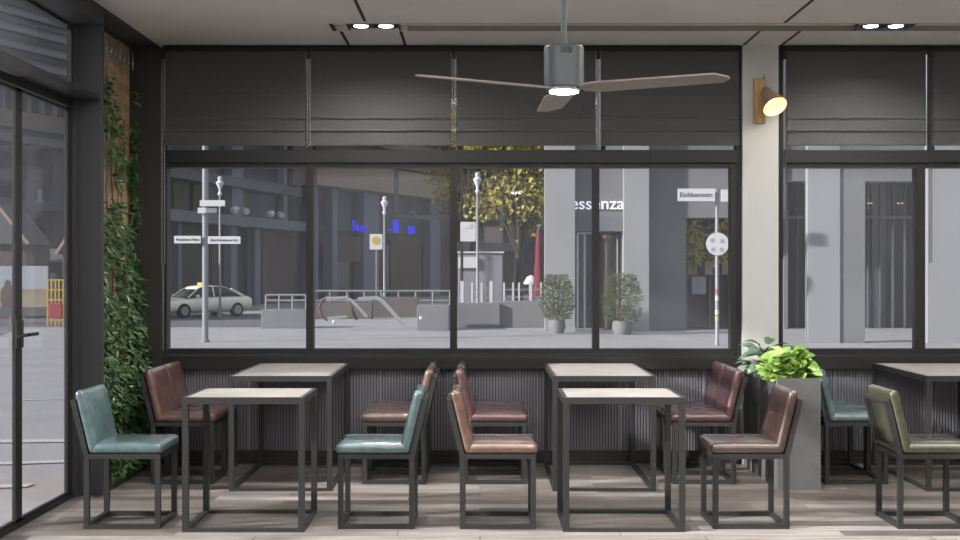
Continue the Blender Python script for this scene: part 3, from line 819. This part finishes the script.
# arcade to the right (bank 2)
Ye = 43.0
fz(MB(), 783, 1010, Z(176, Ye), TOPZ, Ye + 2.5, 1).build('lintel', M['oconc2'], b)
fz(MB(), 770, 1010, zg, Z(170, Ye), Ye + 4.5, .2).build('shop_window', M['shop'], b)
g = MB()
for a in (783, 797, 806, 868, 880, 893, 905, 915): fz(g, a, a + 1.2, zg, Z(172, Ye), Ye + 4, .2)
g.build('window_mullion', M['dark2'], b)
Yp = 37.5
fz(MB(), 808, 840, zg, TOPZ, Yp, .3).build('pillar', M['oconc'], b)
fz(MB(), 840, 865, zg, TOPZ, Yp + .05, .3).build('pillar', M['oconc2'], b)
fz(MB(), 928, 1000, zg, TOPZ, Yp, .3).build('pillar', M['oconc'], b)
fz(MB(), 872, 886, zg, Z(172, Ye), Ye + 4.1, .2).build('wall', M['dark2'], b)
fz(MB(), 783, 1010, Z(214, Ye), Z(211, Ye), Ye + 3.9, .1).build('window_transom', M['dark2'], b)
fz(MB(), 784, 788, zg, Z(172, Ye), Ye + 3.6, .3).build('wall', M['oconc2'], b)
g = MB()
for a in (868, 871, 898, 902): fz(g, a, a + 1.5, Z(200, Ye), Z(198.8, Ye), Ye + 2.4, .1)
g.build('small_lamp', emis('amber_glow', (.8, .5, .2), .6), b)
# --- street objects
def pole_base(px, Y): return (X(px, Y), Y, gz(Y))
def sign_pole(px, Y, r_, topy, lab):
    x, y, z = pole_base(px, Y)
    t = thing('street_sign', lab, 'sign', (x, y, z))
    MB().lathe([(.001, 0), (r_ * 1.4, 0), (r_ * 1.4, .06), (r_, .1), (r_, Z(topy, Y) - z), (.001, Z(topy, Y) - z)], n=14).build('pole', M['pole'], t, smooth=True)
    return t, x, y, z
Y1 = 38.0
t, x, y, z = sign_pole(205.3, Y1, .095, 100, 'thick galvanised pole with white street name boards before the car')
def board(px0, px1, py0, py1, Y, name, m, par, txt=None, ts=.2):
    o = MB().box(X(px0, Y) - x, X(px1, Y) - x, -.17, -.12, Z(py1, Y) - z, Z(py0, Y) - z, .006).build(name, m, par)
    if txt: text_mesh(txt, ts, .005, M['text'], 'lettering', o, ((X(px0, Y) + X(px1, Y)) / 2 - x, -.176, (Z(py0, Y) + Z(py1, Y)) / 2 - z), (PI / 2, 0, 0))
board(201, 226, 200.5, 206.5, Y1, 'sign_board', M['signwhite'], t); board(199, 207, 208, 213.5, Y1, 'sign_board', M['signwhite'], t); board(207, 218, 208.5, 213, Y1, 'sign_board', M['pole'], t)
board(175.5, 202, 236, 243.5, Y1, 'name_board', M['signwhite'], t, 'Potsdamer Platz', .105); board(209, 241.5, 236.5, 244, Y1, 'name_board', M['signwhite'], t, 'Alte Potsdamer Str.', .105)
t, x, y, z = sign_pole(717, 36.5, .055, 189, 'slim pole with street name board and round sign outside the shop window')
board(677, 714, 189, 201.5, 36.5, 'name_board', M['signwhite'], t, 'Eichhornstr.', .2)
board(720, 736, 190, 202, 36.5, 'name_board', M['signwhite'], t)
o = MB().lathe([(.001, 0), (.33, 0), (.33, .02), (.001, .02)], (0, -.06, Z(244, 36.5) - z), (0, -1, 0), 28).build('round_board', M['signwhite'], t); o['label'] = 'round white sign board'
g = MB()
for dx, dz in ((-.14, .1), (.14, .08), (-.12, -.16), (.12, -.17)): g.lathe([(.001, .022), (.07, .022), (.07, .026), (.001, .026)], (dx, -.06, Z(244, 36.5) - z + dz), (0, -1, 0), 10)
g.build('sticker', M['banner'], t)
for i, (dz, m_) in enumerate(((.9, 'signwhite'), (.72, 'yellow'), (1.3, 'signwhite'), (1.5, 'red'))):
    MB().lathe([(.057, 0), (.057, .12)], (0, 0, dz), n=10).build('sticker', M[m_], t)
def lamp_post(px, Y, topy, lab, r_=.06, grp=None):
    x, y, z = pole_base(px, Y); h = Z(topy, Y) - z
    t = thing('street_lamp', lab, 'street lamp', (x, y, z))
    MB().lathe([(.001, 0), (r_ * 2, 0), (r_ * 2, .5), (r_, .6), (r_ * .8, h - .9), (.001, h - .9)], n=12).build('pole', M['pole'], t, smooth=True)
    MB().lathe([(.05, h - .9), (.11, h - .8), (.05, h - .7), (.07, h - .55), (.17, h - .35), (.19, h - .3), (.08, h - .2), (.11, h - .06), (.001, h)], n=14).build('lamp_head', M['signwhite'], t, smooth=True)
lamp_post(220, 56, 176, 'ornate street lamp standing behind the white car')
lamp_post(477.5, 52, 172, 'street lamp before the autumn tree, carrying the poster')
lamp_post(384.5, 60, 196, 'thin street lamp in front of the blue letters')
yy = 51.5; tag(MB().box(X(460.5, yy), X(475.8, yy), yy - .1, yy, Z(241.5, yy), Z(222, yy), .01).box(X(464.5, yy), X(471.5, yy), yy - .12, yy - .1, Z(228, yy), Z(223.5, yy)).build('poster_sign', M['signwhite']), 'white poster board hung on the lamp post before the tree', 'sign')
yy = 59.4
t = thing('notice_board', 'white-framed board with a yellow emblem beside the thin lamp', 'sign', (X(376, yy), yy, gz(yy)))
MB().box(-.30, .30, 0, .06, Z(249.5, yy) + .7, Z(234, yy) + .7).build('board', M['signwhite'], t)
MB().lathe([(.001, 0), (.19, 0), (.19, .02), (.001, .02)], (0, 0, Z(240.5, yy) + .7), (0, -1, 0), 16).build('emblem', M['yellow'], t)
MB().beam((0, .1, 0), (0, .1, Z(234, yy) + .7), .07).build('post', M['pole'], t)
# reflection of indoor pendant lamps, built as a black frame outside
yy = 55
t = thing('pendant_reflection', 'black steel gantry with upright lamps in front of the tan storey', 'gantry', (0, yy, gz(yy)))
zz = -gz(yy)
MB().beam((X(396.5, yy), 0, Z(165, yy) + zz), (X(396.5, yy), 0, Z(219, yy) + zz), .2).beam((X(396, yy), 0, Z(217, yy) + zz), (X(462, yy), 0, Z(217, yy) + zz), .2).beam((X(462, yy), 0, 0), (X(462, yy), 0, Z(140, yy) + zz), .12).build('mirrored_frame', M['black'], t)
for cx in (416, 446):
    MB().beam((X(cx - 8, yy), 0, Z(212, yy) + zz), (X(cx + 8, yy), 0, Z(212, yy) + zz), .1).beam((X(cx - 3, yy), 0, Z(212, yy) + zz), (X(cx - 3, yy), 0, Z(200, yy) + zz), .1).beam((X(cx + 3, yy), 0, Z(212, yy) + zz), (X(cx + 3, yy), 0, Z(200, yy) + zz), .1).beam((X(cx, yy), 0, Z(217, yy) + zz), (X(cx, yy), 0, Z(212, yy) + zz), .12).build('mirrored_lamps', M['black'], t)

# railing and low walls
def low_wall(px0, px1, py0, py1, Y, d, m, name, lab):
    z_ = gz(Y); tag(MB().box(X(px0, Y), X(px1, Y), Y, Y + d, z_, Z(py0, Y), .02).build(name, M[m]), lab, 'low wall')
low_wall(261, 306.5, 309.5, 327, 47, 1.2, 'oconc2', 'concrete_block', 'low concrete wall block right of the white car')
low_wall(417, 449, 305, 329, 45.5, 1.2, 'oconc2', 'concrete_block', 'low concrete block right of the escalator handrails')
low_wall(313, 372, 303, 325, 56, .6, 'rough', 'parapet_wall', 'grey low parapet wall behind the escalator handrails')
low_wall(372, 418, 297, 325, 58, .6, 'rough', 'parapet_wall', 'brownish low parapet wall between handrails and concrete block')
low_wall(457, 500, 303, 327, 47.4, .7, 'oconc2', 'stone_bench', 'long low stone bench below the white fence, left part')
low_wall(500, 546, 301, 327, 47.6, .7, 'oconc2', 'stone_bench', 'darker low stone bench beside the shrub, right part')
def rail(px0, px1, pytop, pyb, Y, n, lab, rows=2, m='pole', r_=.04, hh=None):
    x0, x1 = X(px0, Y), X(px1, Y); z0 = gz(Y)
    if pyb: z0 = Z(pyb, Y)
    zt = Z(pytop, Y)
    t = thing('railing', lab, 'railing', ((x0 + x1) / 2, Y, z0)); a = (x1 - x0) / 2
    for i in range(n): MB().tube([(-a + 2 * a * i / (n - 1), 0, 0), (-a + 2 * a * i / (n - 1), 0, zt - z0)], r_, 8).build('post', M[m], t)
    for k in range(rows):
        zk = (zt - z0) * (1 - k * .38); MB().tube([(-a, 0, zk), (a, 0, zk)], r_, 8).build('rail', M[m], t)
rail(266, 306, 295, 309.5, 47.5, 4, 'metal railing standing on the low concrete wall by the car', 2)
rail(313, 450, 291, None, 59, 9, 'long metal railing behind the escalator handrails', 2, r_=.05)
g = thing('white_fence', 'white picket-post fence below the autumn tree', 'fence', (X(500, 49), 49, gz(49)))
a = X(545, 49) - X(500, 49); z0 = gz(49)
for i, px in enumerate((462, 472, 481.5, 491, 504, 513, 519, 530.5, 541)):
    tall = i in (0, 3, 7)
    MB().box(X(px, 49) - X(500, 49) - (.06 if tall else .035), X(px, 49) - X(500, 49) + (.06 if tall else .035), -.05, .05, .0, Z(281 if tall else 282.5, 49) - z0).build('post', M['signwhite'], g)
for py in (289.5, 297): MB().beam((-1.7, 0, Z(py, 49) - z0), (1.75, 0, Z(py, 49) - z0), .06).build('rail', M['pole'], g)
# escalator handrails
def handrail(pts, Y, r_, lab, m='chrome'):
    t_ = MB().tube([(X(a, Y), Y, Z(c, Y)) for a, c in pts], r_, 10)
    tag(t_.build('escalator_handrail', M[m], smooth=True), lab, 'handrail')
handrail([(358, 299), (372, 298), (377, 298), (381, 300), (386, 305), (394, 314), (404, 325.5)], 44, .07, 'bright curved escalator handrail, the front one')
handrail([(326, 298.5), (346, 297.5), (351, 300), (358, 307), (367, 317)], 45.5, .055, 'slimmer curved handrail behind the bright one')
handrail([(331, 296), (322, 300), (319, 308), (322, 317), (328, 320)], 46, .06, 'dark curved end loop of the escalator handrail at left', 'roofred')
handrail([(350, 300), (352, 310), (357, 320)], 46.5, .06, 'dark short curved handrail end in the middle', 'roofred')
handrail([(327, 318.5), (337, 317.5), (347, 316.5)], 46, .05, 'short bright lower rail between the dark loops')
for px, Y, lab in ((334, 45.4, 'small white floor lamp below the left handrail loop'), (421, 45.0, 'small white lamp on the concrete block corner')):
    p = (X(px, Y), Y, Z(322 if px < 400 else 318, Y)); tag(MB().lathe([(.001, -.07), (.07, -.03), (.07, .03), (.001, .07)], p, (0, 1, 0), 12).build('bollard_lamp', M['signwhite'], smooth=True), lab, 'lamp')

# vans / kiosks behind the fence
yy = 62
t = thing('market_kiosk', 'white market kiosk with a pale counter behind the white fence', 'kiosk', (X(480, yy), yy, gz(yy)))
MB().box(X(458, yy) - X(480, yy), X(503, yy) - X(480, yy), 0, 2, 0, Z(253, yy) + .7, .05).build('body', mat('kiosk_grey', (.22, .22, .24), .7), t)
MB().box(X(458, yy) - X(480, yy), X(477, yy) - X(480, yy), -.15, 0, Z(268, yy) + .7, Z(257, yy) + .7).build('sign_board', M['signwhite'], t)
MB().box(X(457, yy) - X(480, yy), X(504, yy) - X(480, yy), -.1, 2.1, Z(253, yy) + .7, Z(251.5, yy) + .7).build('roof', M['signwhite'], t)
# parasols
yy = 50; x = X(539, yy); z = gz(yy)
t = thing('closed_parasol', 'closed maroon parasol standing beside the shop pillar', 'parasol', (x, yy, z))
MB().lathe([(.001, 3.85), (.08, 3.8), (.13, 3.3), (.17, 2.4), (.24, 1.5), (.27, 1.15), (.15, 1.1)], n=16).build('canopy', M['maroon'], t, smooth=True)
MB().lathe([(.001, 0), (.3, 0), (.3, .08), (.04, .1), (.04, 3.9), (.12, 3.93), (.001, 4.0)], n=12).build('pole', M['pole'], t, smooth=True)
yy = 60; t = thing('small_parasol', 'small white open parasol beside the maroon one', 'parasol', (X(531, yy), yy, gz(yy)))
MB().lathe([(.001, 1.95), (.2, 1.85), (.36, 1.55), (.34, 1.5), (.001, 1.6)], n=14).build('canopy', M['signwhite'], t, smooth=True)
MB().lathe([(.03, 0), (.03, 1.6)], n=8).build('pole', M['pole'], t)

# trees
def tree(px, Y, h, cr, n, lab, lean=0, off=(0, 0), trunk=.22):
    x, y, z = pole_base(px, Y)
    t = thing('autumn_tree', lab, 'tree', (x, y, z), 0, 'autumn trees on the square')
    s_ = MB().tube([(0, 0, 0), (lean * .3, 0, h * .3), (lean * .6, .1, h * .6), (lean, 0, h)], [trunk, trunk * .8, trunk * .6, trunk * .3], 8)
    cl = []
    for k in range(16):
        a = random.uniform(0, 2 * PI); q = Vector((off[0] + lean + math.cos(a) * random.uniform(.2, 1) * cr, math.sin(a) * random.uniform(.2, 1) * cr * .6, h * random.uniform(.68, 1.3)))
        cl.append(q); s_.tube([(lean * .5, 0, h * .4), (q * .6 + Vector((0, 0, h * .25))), q], [.09, .05, .02], 5, False)
    s_.build('trunk', M['bark'], t)
    g = MB()
    for i in range(n):
        q = random.choice(cl); r_ = Vector((random.gauss(0, 1), random.gauss(0, 1), random.gauss(0, .7))) * cr * .26
        g.leaf(q + r_, (random.gauss(0, 1), random.gauss(0, 1), random.gauss(0, 1)), (random.gauss(0, .5), -1, 1), .28, .2, .1, 2)
    g.build('foliage', M['autumn'], t, fix=False)
tree(519, 64, 7.0, 2.2, 4600, 'autumn tree with yellow-green leaves left of the shop pillar', 0, (-.3, 0))
tree(470, 74, 8.6, 2.4, 3600, 'paler autumn tree further back behind the poster lamp', .4)

# potted shrubs
def shrub(px, Y, h, w_, lab, potr, poth):
    x, y, z = pole_base(px, Y)
    t = thing('potted_shrub', lab, 'plant', (x, y, z), 0, 'potted shrubs at the shop door')
    MB().lathe([(.001, 0), (potr * .75, 0), (potr, poth * .5), (potr * .9, poth), (potr * .8, poth), (potr * .8, poth - .05), (.001, poth - .05)], n=20).build('pot', M['oconc2'], t, smooth=True)
    g = MB(); s_ = MB()
    for k in range(9): a = k * .7; s_.tube([(0, 0, poth - .06), (math.cos(a) * w_ * .25, math.sin(a) * w_ * .2, h * .55), (math.cos(a) * w_ * .4, math.sin(a) * w_ * .3, h * .9)], .012, 5, False)
    for i in range(1500):
        zz = random.random(); a = random.uniform(0, 2 * PI); r_ = w_ * .5 * (.55 + .6 * math.sin(PI * min(1, .2 + zz * .75))) * math.sqrt(random.random())
        g.leaf((math.cos(a) * r_, math.sin(a) * r_, poth + (h - poth) * zz), (math.cos(a), math.sin(a), random.uniform(-.2, 1.2)), (0, -.5, 1), .16, .045, .2, 2)
    g.build('foliage', M['shrub'], t, fix=False); s_.build('stem', M['stem'], t)
shrub(557, 43.4, 2.0, .98, 'potted shrub on the left side of the shop doorway', .30, .48)
shrub(622.5, 42.6, 2.05, 1.1, 'potted shrub on the right side of the shop doorway', .36, .46)

# ------------------------------------------------------------------ car
def ring(mb, x, zc, hz, hy, n=20, e=3.2):
    out = []
    for k in range(n):
        a = 2 * PI * k / n; c, s_ = math.cos(a), math.sin(a)
        out.append(mb.b.verts.new((x, math.copysign(abs(c) ** (2 / e), c) * hy, zc + math.copysign(abs(s_) ** (2 / e), s_) * hz)))
    return out
def loft(mb, sts, e=3.2):
    rs = [ring(mb, x, (z0 + z1) / 2, (z1 - z0) / 2, hy, e=e) for x, z0, z1, hy in sts]
    for i in range(len(rs) - 1):
        for k in range(20): mb.b.faces.new((rs[i][k], rs[i][(k + 1) % 20], rs[i + 1][(k + 1) % 20], rs[i + 1][k]))
    mb.b.faces.new(rs[0]); mb.b.faces.new(rs[-1]); return mb
yc = 58.5
car = thing('taxi_car', 'cream white taxi saloon driving on the road outside the left window', 'car', (X(200, yc), yc, gz(58)), math.radians(180 + 46))
# front is +x
loft(MB(), [(-2.42, .42, .82, .62), (-2.36, .28, .95, .80), (-2.1, .22, 1.0, .88), (-1.5, .2, .99, .92), (0, .2, .96, .93), (.9, .2, .93, .92), (1.5, .2, .88, .91), (2.1, .22, .78, .86), (2.35, .26, .68, .76), (2.44, .32, .58, .62)]).build('body', M['paint'], car, smooth=True)
loft(MB(), [(-1.95, .9, .96, .66), (-1.35, .88, 1.25, .68), (-.9, .88, 1.41, .64), (-.2, .88, 1.455, .63), (.35, .88, 1.40, .64), (.8, .86, 1.15, .68), (1.15, .82, .90, .70)], 4).build('cabin_glass', M['shop'], car, smooth=True)
loft(MB(), [(-1.5, 1.17, 1.22, .5), (-1.0, 1.36, 1.42, .58), (-.2, 1.40, 1.48, .61), (.35, 1.35, 1.425, .60), (.5, 1.31, 1.35, .55)], 4).build('roof', M['paint'], car, smooth=True)
g = MB()
for s_ in (-1, 1):
    g.tube([(.5, s_ * .60, 1.33), (1.1, s_ * .70, .92)], .035, 6); g.tube([(-.25, s_ * .645, 1.42), (-.3, s_ * .72, .95)], .035, 6); g.tube([(-1.3, s_ * .58, 1.28), (-1.95, s_ * .68, .96)], .07, 6)
g.build('window_pillar', M['paint'], car, smooth=True)
for sx2 in (-1.45, 1.42):
    for s_ in (-1, 1):
        wv = MB().lathe([(.2, -.12), (.31, -.12), (.335, -.08), (.335, .08), (.31, .12), (.2, .12)], (sx2, s_ * .83, .335), (0, s_, 0), 24); o = wv.build('wheel', M['tyre'], car, smooth=True)
        MB().lathe([(.001, .09), (.06, .1), (.2, .115), (.21, .123), (.001, .12)], (sx2, s_ * .83, .335), (0, s_, 0), 10).build('wheel_rim', M['bead'], o)
for s_ in (-1, 1):
    MB().lathe([(.001, -.02), (.11, -.01), (.13, .05), (.001, .08)], (2.22, s_ * .60, .64), (.9, s_ * .4, .1), 12).build('headlight', M['chrome'], car, smooth=True)
    MB().lathe([(.001, -.05), (.08, -.03), (.09, .06), (.001, .1)], (.75, s_ * 1.0, .98), (1, 0, 0), 10).build('wing_mirror', M['paint'], car, smooth=True)
MB().box(2.30, 2.43, -.42, .42, .50, .64, .02).box(2.25, 2.44, -.6, .6, .27, .36, .02).build('grille', M['dark2'], car)
MB().box(-.25, .0, -.25, .25, 1.47, 1.60, .03).build('taxi_roof_sign', M['yellow'], car)
MB().box(2.425, 2.45, -.26, .26, .38, .47).build('number_plate', M['signwhite'], car)

# ------------------------------------------------------------------ outside the glass door
b = thing('street_building', 'tall grey building with banded windows seen through the glass door', 'building')
f0 = Fac((-34, 62), (-23, 90))
zg0 = -.7
g = MB(); f0.box(g, -260, 160, zg0, 26, .5, -1); g.build('wall', M['bluecol'], b)
za, zb_ = f0.z(0, 108), f0.z(0, 121)
g = MB(); f0.box(g, -260, 160, f0.z(0, 121), f0.z(0, 108), .5, -.5); g.build('tan_band', M['tan'], b)
g = MB(); f0.box(g, -260, 160, f0.z(0, 126), f0.z(0, 121), .9, -.5); f0.box(g, -260, 160, f0.z(0, 142), f0.z(0, 134), 1.4, -.5)
for k in range(12): f0.box(g, -260, 160, f0.z(0, 78 - k * 17), f0.z(0, 73 - k * 17), .4, -.5)
g.build('pale_band', M['winframe'], b)
g = MB()
for k in range(9): f0.box(g, -260, 160, f0.z(0, 106 - k * 17 - (0 if k == 0 else 4)), f0.z(0, 92 - k * 17), .2, -.6)
g.build('window_band', M['winglass'], b)
g = MB()
for px in range(-60, 100, 13): f0.box(g, px, px + 2, f0.z(0, 108), f0.z(0, 74), .35, -.5)
g.build('window_mullion', M['winframe'], b)
g = MB(); f0.box(g, -200, 160, f0.z(0, 178), f0.z(0, 160), .6, -.4); g.build('dark_band', M['dark2'], b)
for a, c in ((24, 30), (50, 62), (-14, -6)):
    g = MB(); f0.box(g, a, c, zg0, f0.z(0, 140), .8, -.4); g.build('column', M['ledge'], b)
g = MB(); f0.box(g, -200, 48, zg0, f0.z(0, 185), .2, -.45); g.build('shop_window', M['shop'], b)
g = MB(); f0.box(g, -200, 160, f0.z(0, 208), f0.z(0, 198), 1.0, -.3); g.build('canopy', M['ledge'], b)
# huts
def hut(px0, px1, eave, ridge, Y, d, lab):
    x0, x1 = X(px0, Y), X(px1, Y); zz = gz(Y); c = (x0 + x1) / 2; a = (x1 - x0) / 2
    t = thing('market_hut', lab, 'hut', (c, Y, zz)); e = Z(eave, Y) - zz; rr = Z(ridge, Y) - zz
    MB().box(-a * .9, a * .9, 0, d, 0, e).build('body', M['brown'], t)
    g = MB(); v = [g.b.verts.new(p) for p in ((-a, -.3, e), (0, -.3, rr), (a, -.3, e), (-a, d, e), (0, d, rr), (a, d, e))]
    g.b.faces.new((v[0], v[1], v[2])); g.b.faces.new((v[3], v[5], v[4])); g.b.faces.new((v[0], v[3], v[4], v[1])); g.b.faces.new((v[1], v[4], v[5], v[2])); g.b.faces.new((v[0], v[2], v[5], v[3]))
    g.build('roof', M['roofgrey'], t)
    MB().beam((-a - .05, -.33, e), (0, -.33, rr + .05), .12).beam((a + .05, -.33, e), (0, -.33, rr + .05), .12).build('barge_board', mat('pinkish_board', (.36, .22, .18), .7), t)
hut(-34, 30, 244, 204, 56, 3, 'brown gabled market hut behind the banner outside the door')
hut(60, 112, 254, 212, 53, 3, 'small brown gabled hut at the door jamb')
yy = 60; t = thing('flat_kiosk', 'low kiosk with a grey sloping roof right of the banner', 'kiosk', (X(50, yy), yy, gz(yy)))
MB().box(X(28, yy) - X(50, yy), X(74, yy) - X(50, yy), 0, 2.5, 0, Z(262, yy) + .7).build('body', M['dark2'], t)
g = MB(); v = [g.b.verts.new(p) for p in ((-1.15, -.4, Z(262, yy) + .7), (1.3, -.4, Z(262, yy) + .7), (1.1, 1.8, Z(248, yy) + .7), (-.75, 1.8, Z(248, yy) + .7), (-1.15, -.4, Z(264, yy) + .7), (1.3, -.4, Z(264, yy) + .7), (1.1, 1.9, Z(250, yy) + .7), (-.75, 1.9, Z(250, yy) + .7))]
for q in ((0, 1, 2, 3), (4, 5, 6, 7), (0, 1, 5, 4), (1, 2, 6, 5), (2, 3, 7, 6), (3, 0, 4, 7)): g.b.faces.new([v[k] for k in q])
g.build('roof', M['roofgrey'], t)
yy = 50; x0, x1 = X(-40, yy), X(48, yy); zz = gz(yy)
t = thing('printed_banner', 'large printed banner with pale sky and tan picture outside the door', 'banner', ((x0 + x1) / 2, yy, zz)); a = (x1 - x0) / 2
MB().box(-a, a, -.02, .02, Z(289, yy) - zz, Z(266, yy) - zz).build('pale_panel', M['banner'], t)
MB().box(-a, a, -.02, .02, Z(307, yy) - zz, Z(289, yy) - zz).build('picture_panel', M['bannertan'], t)
MB().box(-a, a, -.02, .02, Z(316, yy) - zz, Z(307, yy) - zz).build('lower_panel', M['dark2'], t)
g = MB()
for px in (-38, 10, 47): g.beam((X(px, yy) - X(4, yy), .06, 0), (X(px, yy) - X(4, yy), .06, Z(266, yy) - zz), .07)
g.build('post', M['pole'], t)
g = MB(); g.lathe([(.001, 1.1), (.12, 1.0), (.14, .85), (.25, .7), (.3, .3), (.22, .0), (.001, 0)], (X(8, yy) - X(4, yy), -.03, Z(307, yy) - zz), n=8); 
for v in g.b.verts: v.co.y = -.03 + (v.co.y + .03) * .03
g.build('printed_figure', mat('figure_brown', (.09, .06, .05), .8), t)
yy = 49; t = thing('display_rack', 'yellow metal rack with a red box beside the banner', 'rack', (X(55.5, yy), yy, gz(yy))); zz = gz(yy)
g = MB(); a = .30; hh = Z(280, yy) - zz; b0 = Z(320, yy) - zz
for px in (-a, 0, a):
    for yv in (0, .4): g.beam((px, yv, 0), (px, yv, hh), .05)
for k in range(5): g.beam((-a, 0, b0 + (hh - b0) * k / 4), (a, 0, b0 + (hh - b0) * k / 4), .05); g.beam((-a, .4, b0 + (hh - b0) * k / 4), (a, .4, b0 + (hh - b0) * k / 4), .05)
g.build('rack_frame', M['yellow'], t)
MB().box(-.25, .25, -.06, .3, Z(318, yy) - zz, Z(303, yy) - zz, .02).build('red_box', M['red'], t)

# plants in the shop window behind the round sign
for px, lab in ((694, 'yellow-green plant hanging in the arcade shop window, left one'), (722, 'yellow-green plant in the arcade shop window behind the round sign')):
    Y = 46.3; t = thing('window_plant', lab, 'plant', (X(px, Y), Y, Z(262, Y)))
    g = MB(); s_ = MB()
    for i in range(90):
        a = random.uniform(0, 2 * PI); r_ = random.random() * .33
        g.leaf((math.cos(a) * r_, math.sin(a) * .1, random.uniform(.0, 1.45)), (math.cos(a), -.3, random.uniform(-.6, .9)), (0, -1, .4), .34, .13, .3, 3)
    for k in range(4): s_.tube([((k - 1.5) * .05, 0, 0), ((k - 1.5) * .15, 0, 1.4)], .012, 5)
    g.build('foliage', M['autumn'], t, fix=False); s_.build('stem', M['stem'], t)
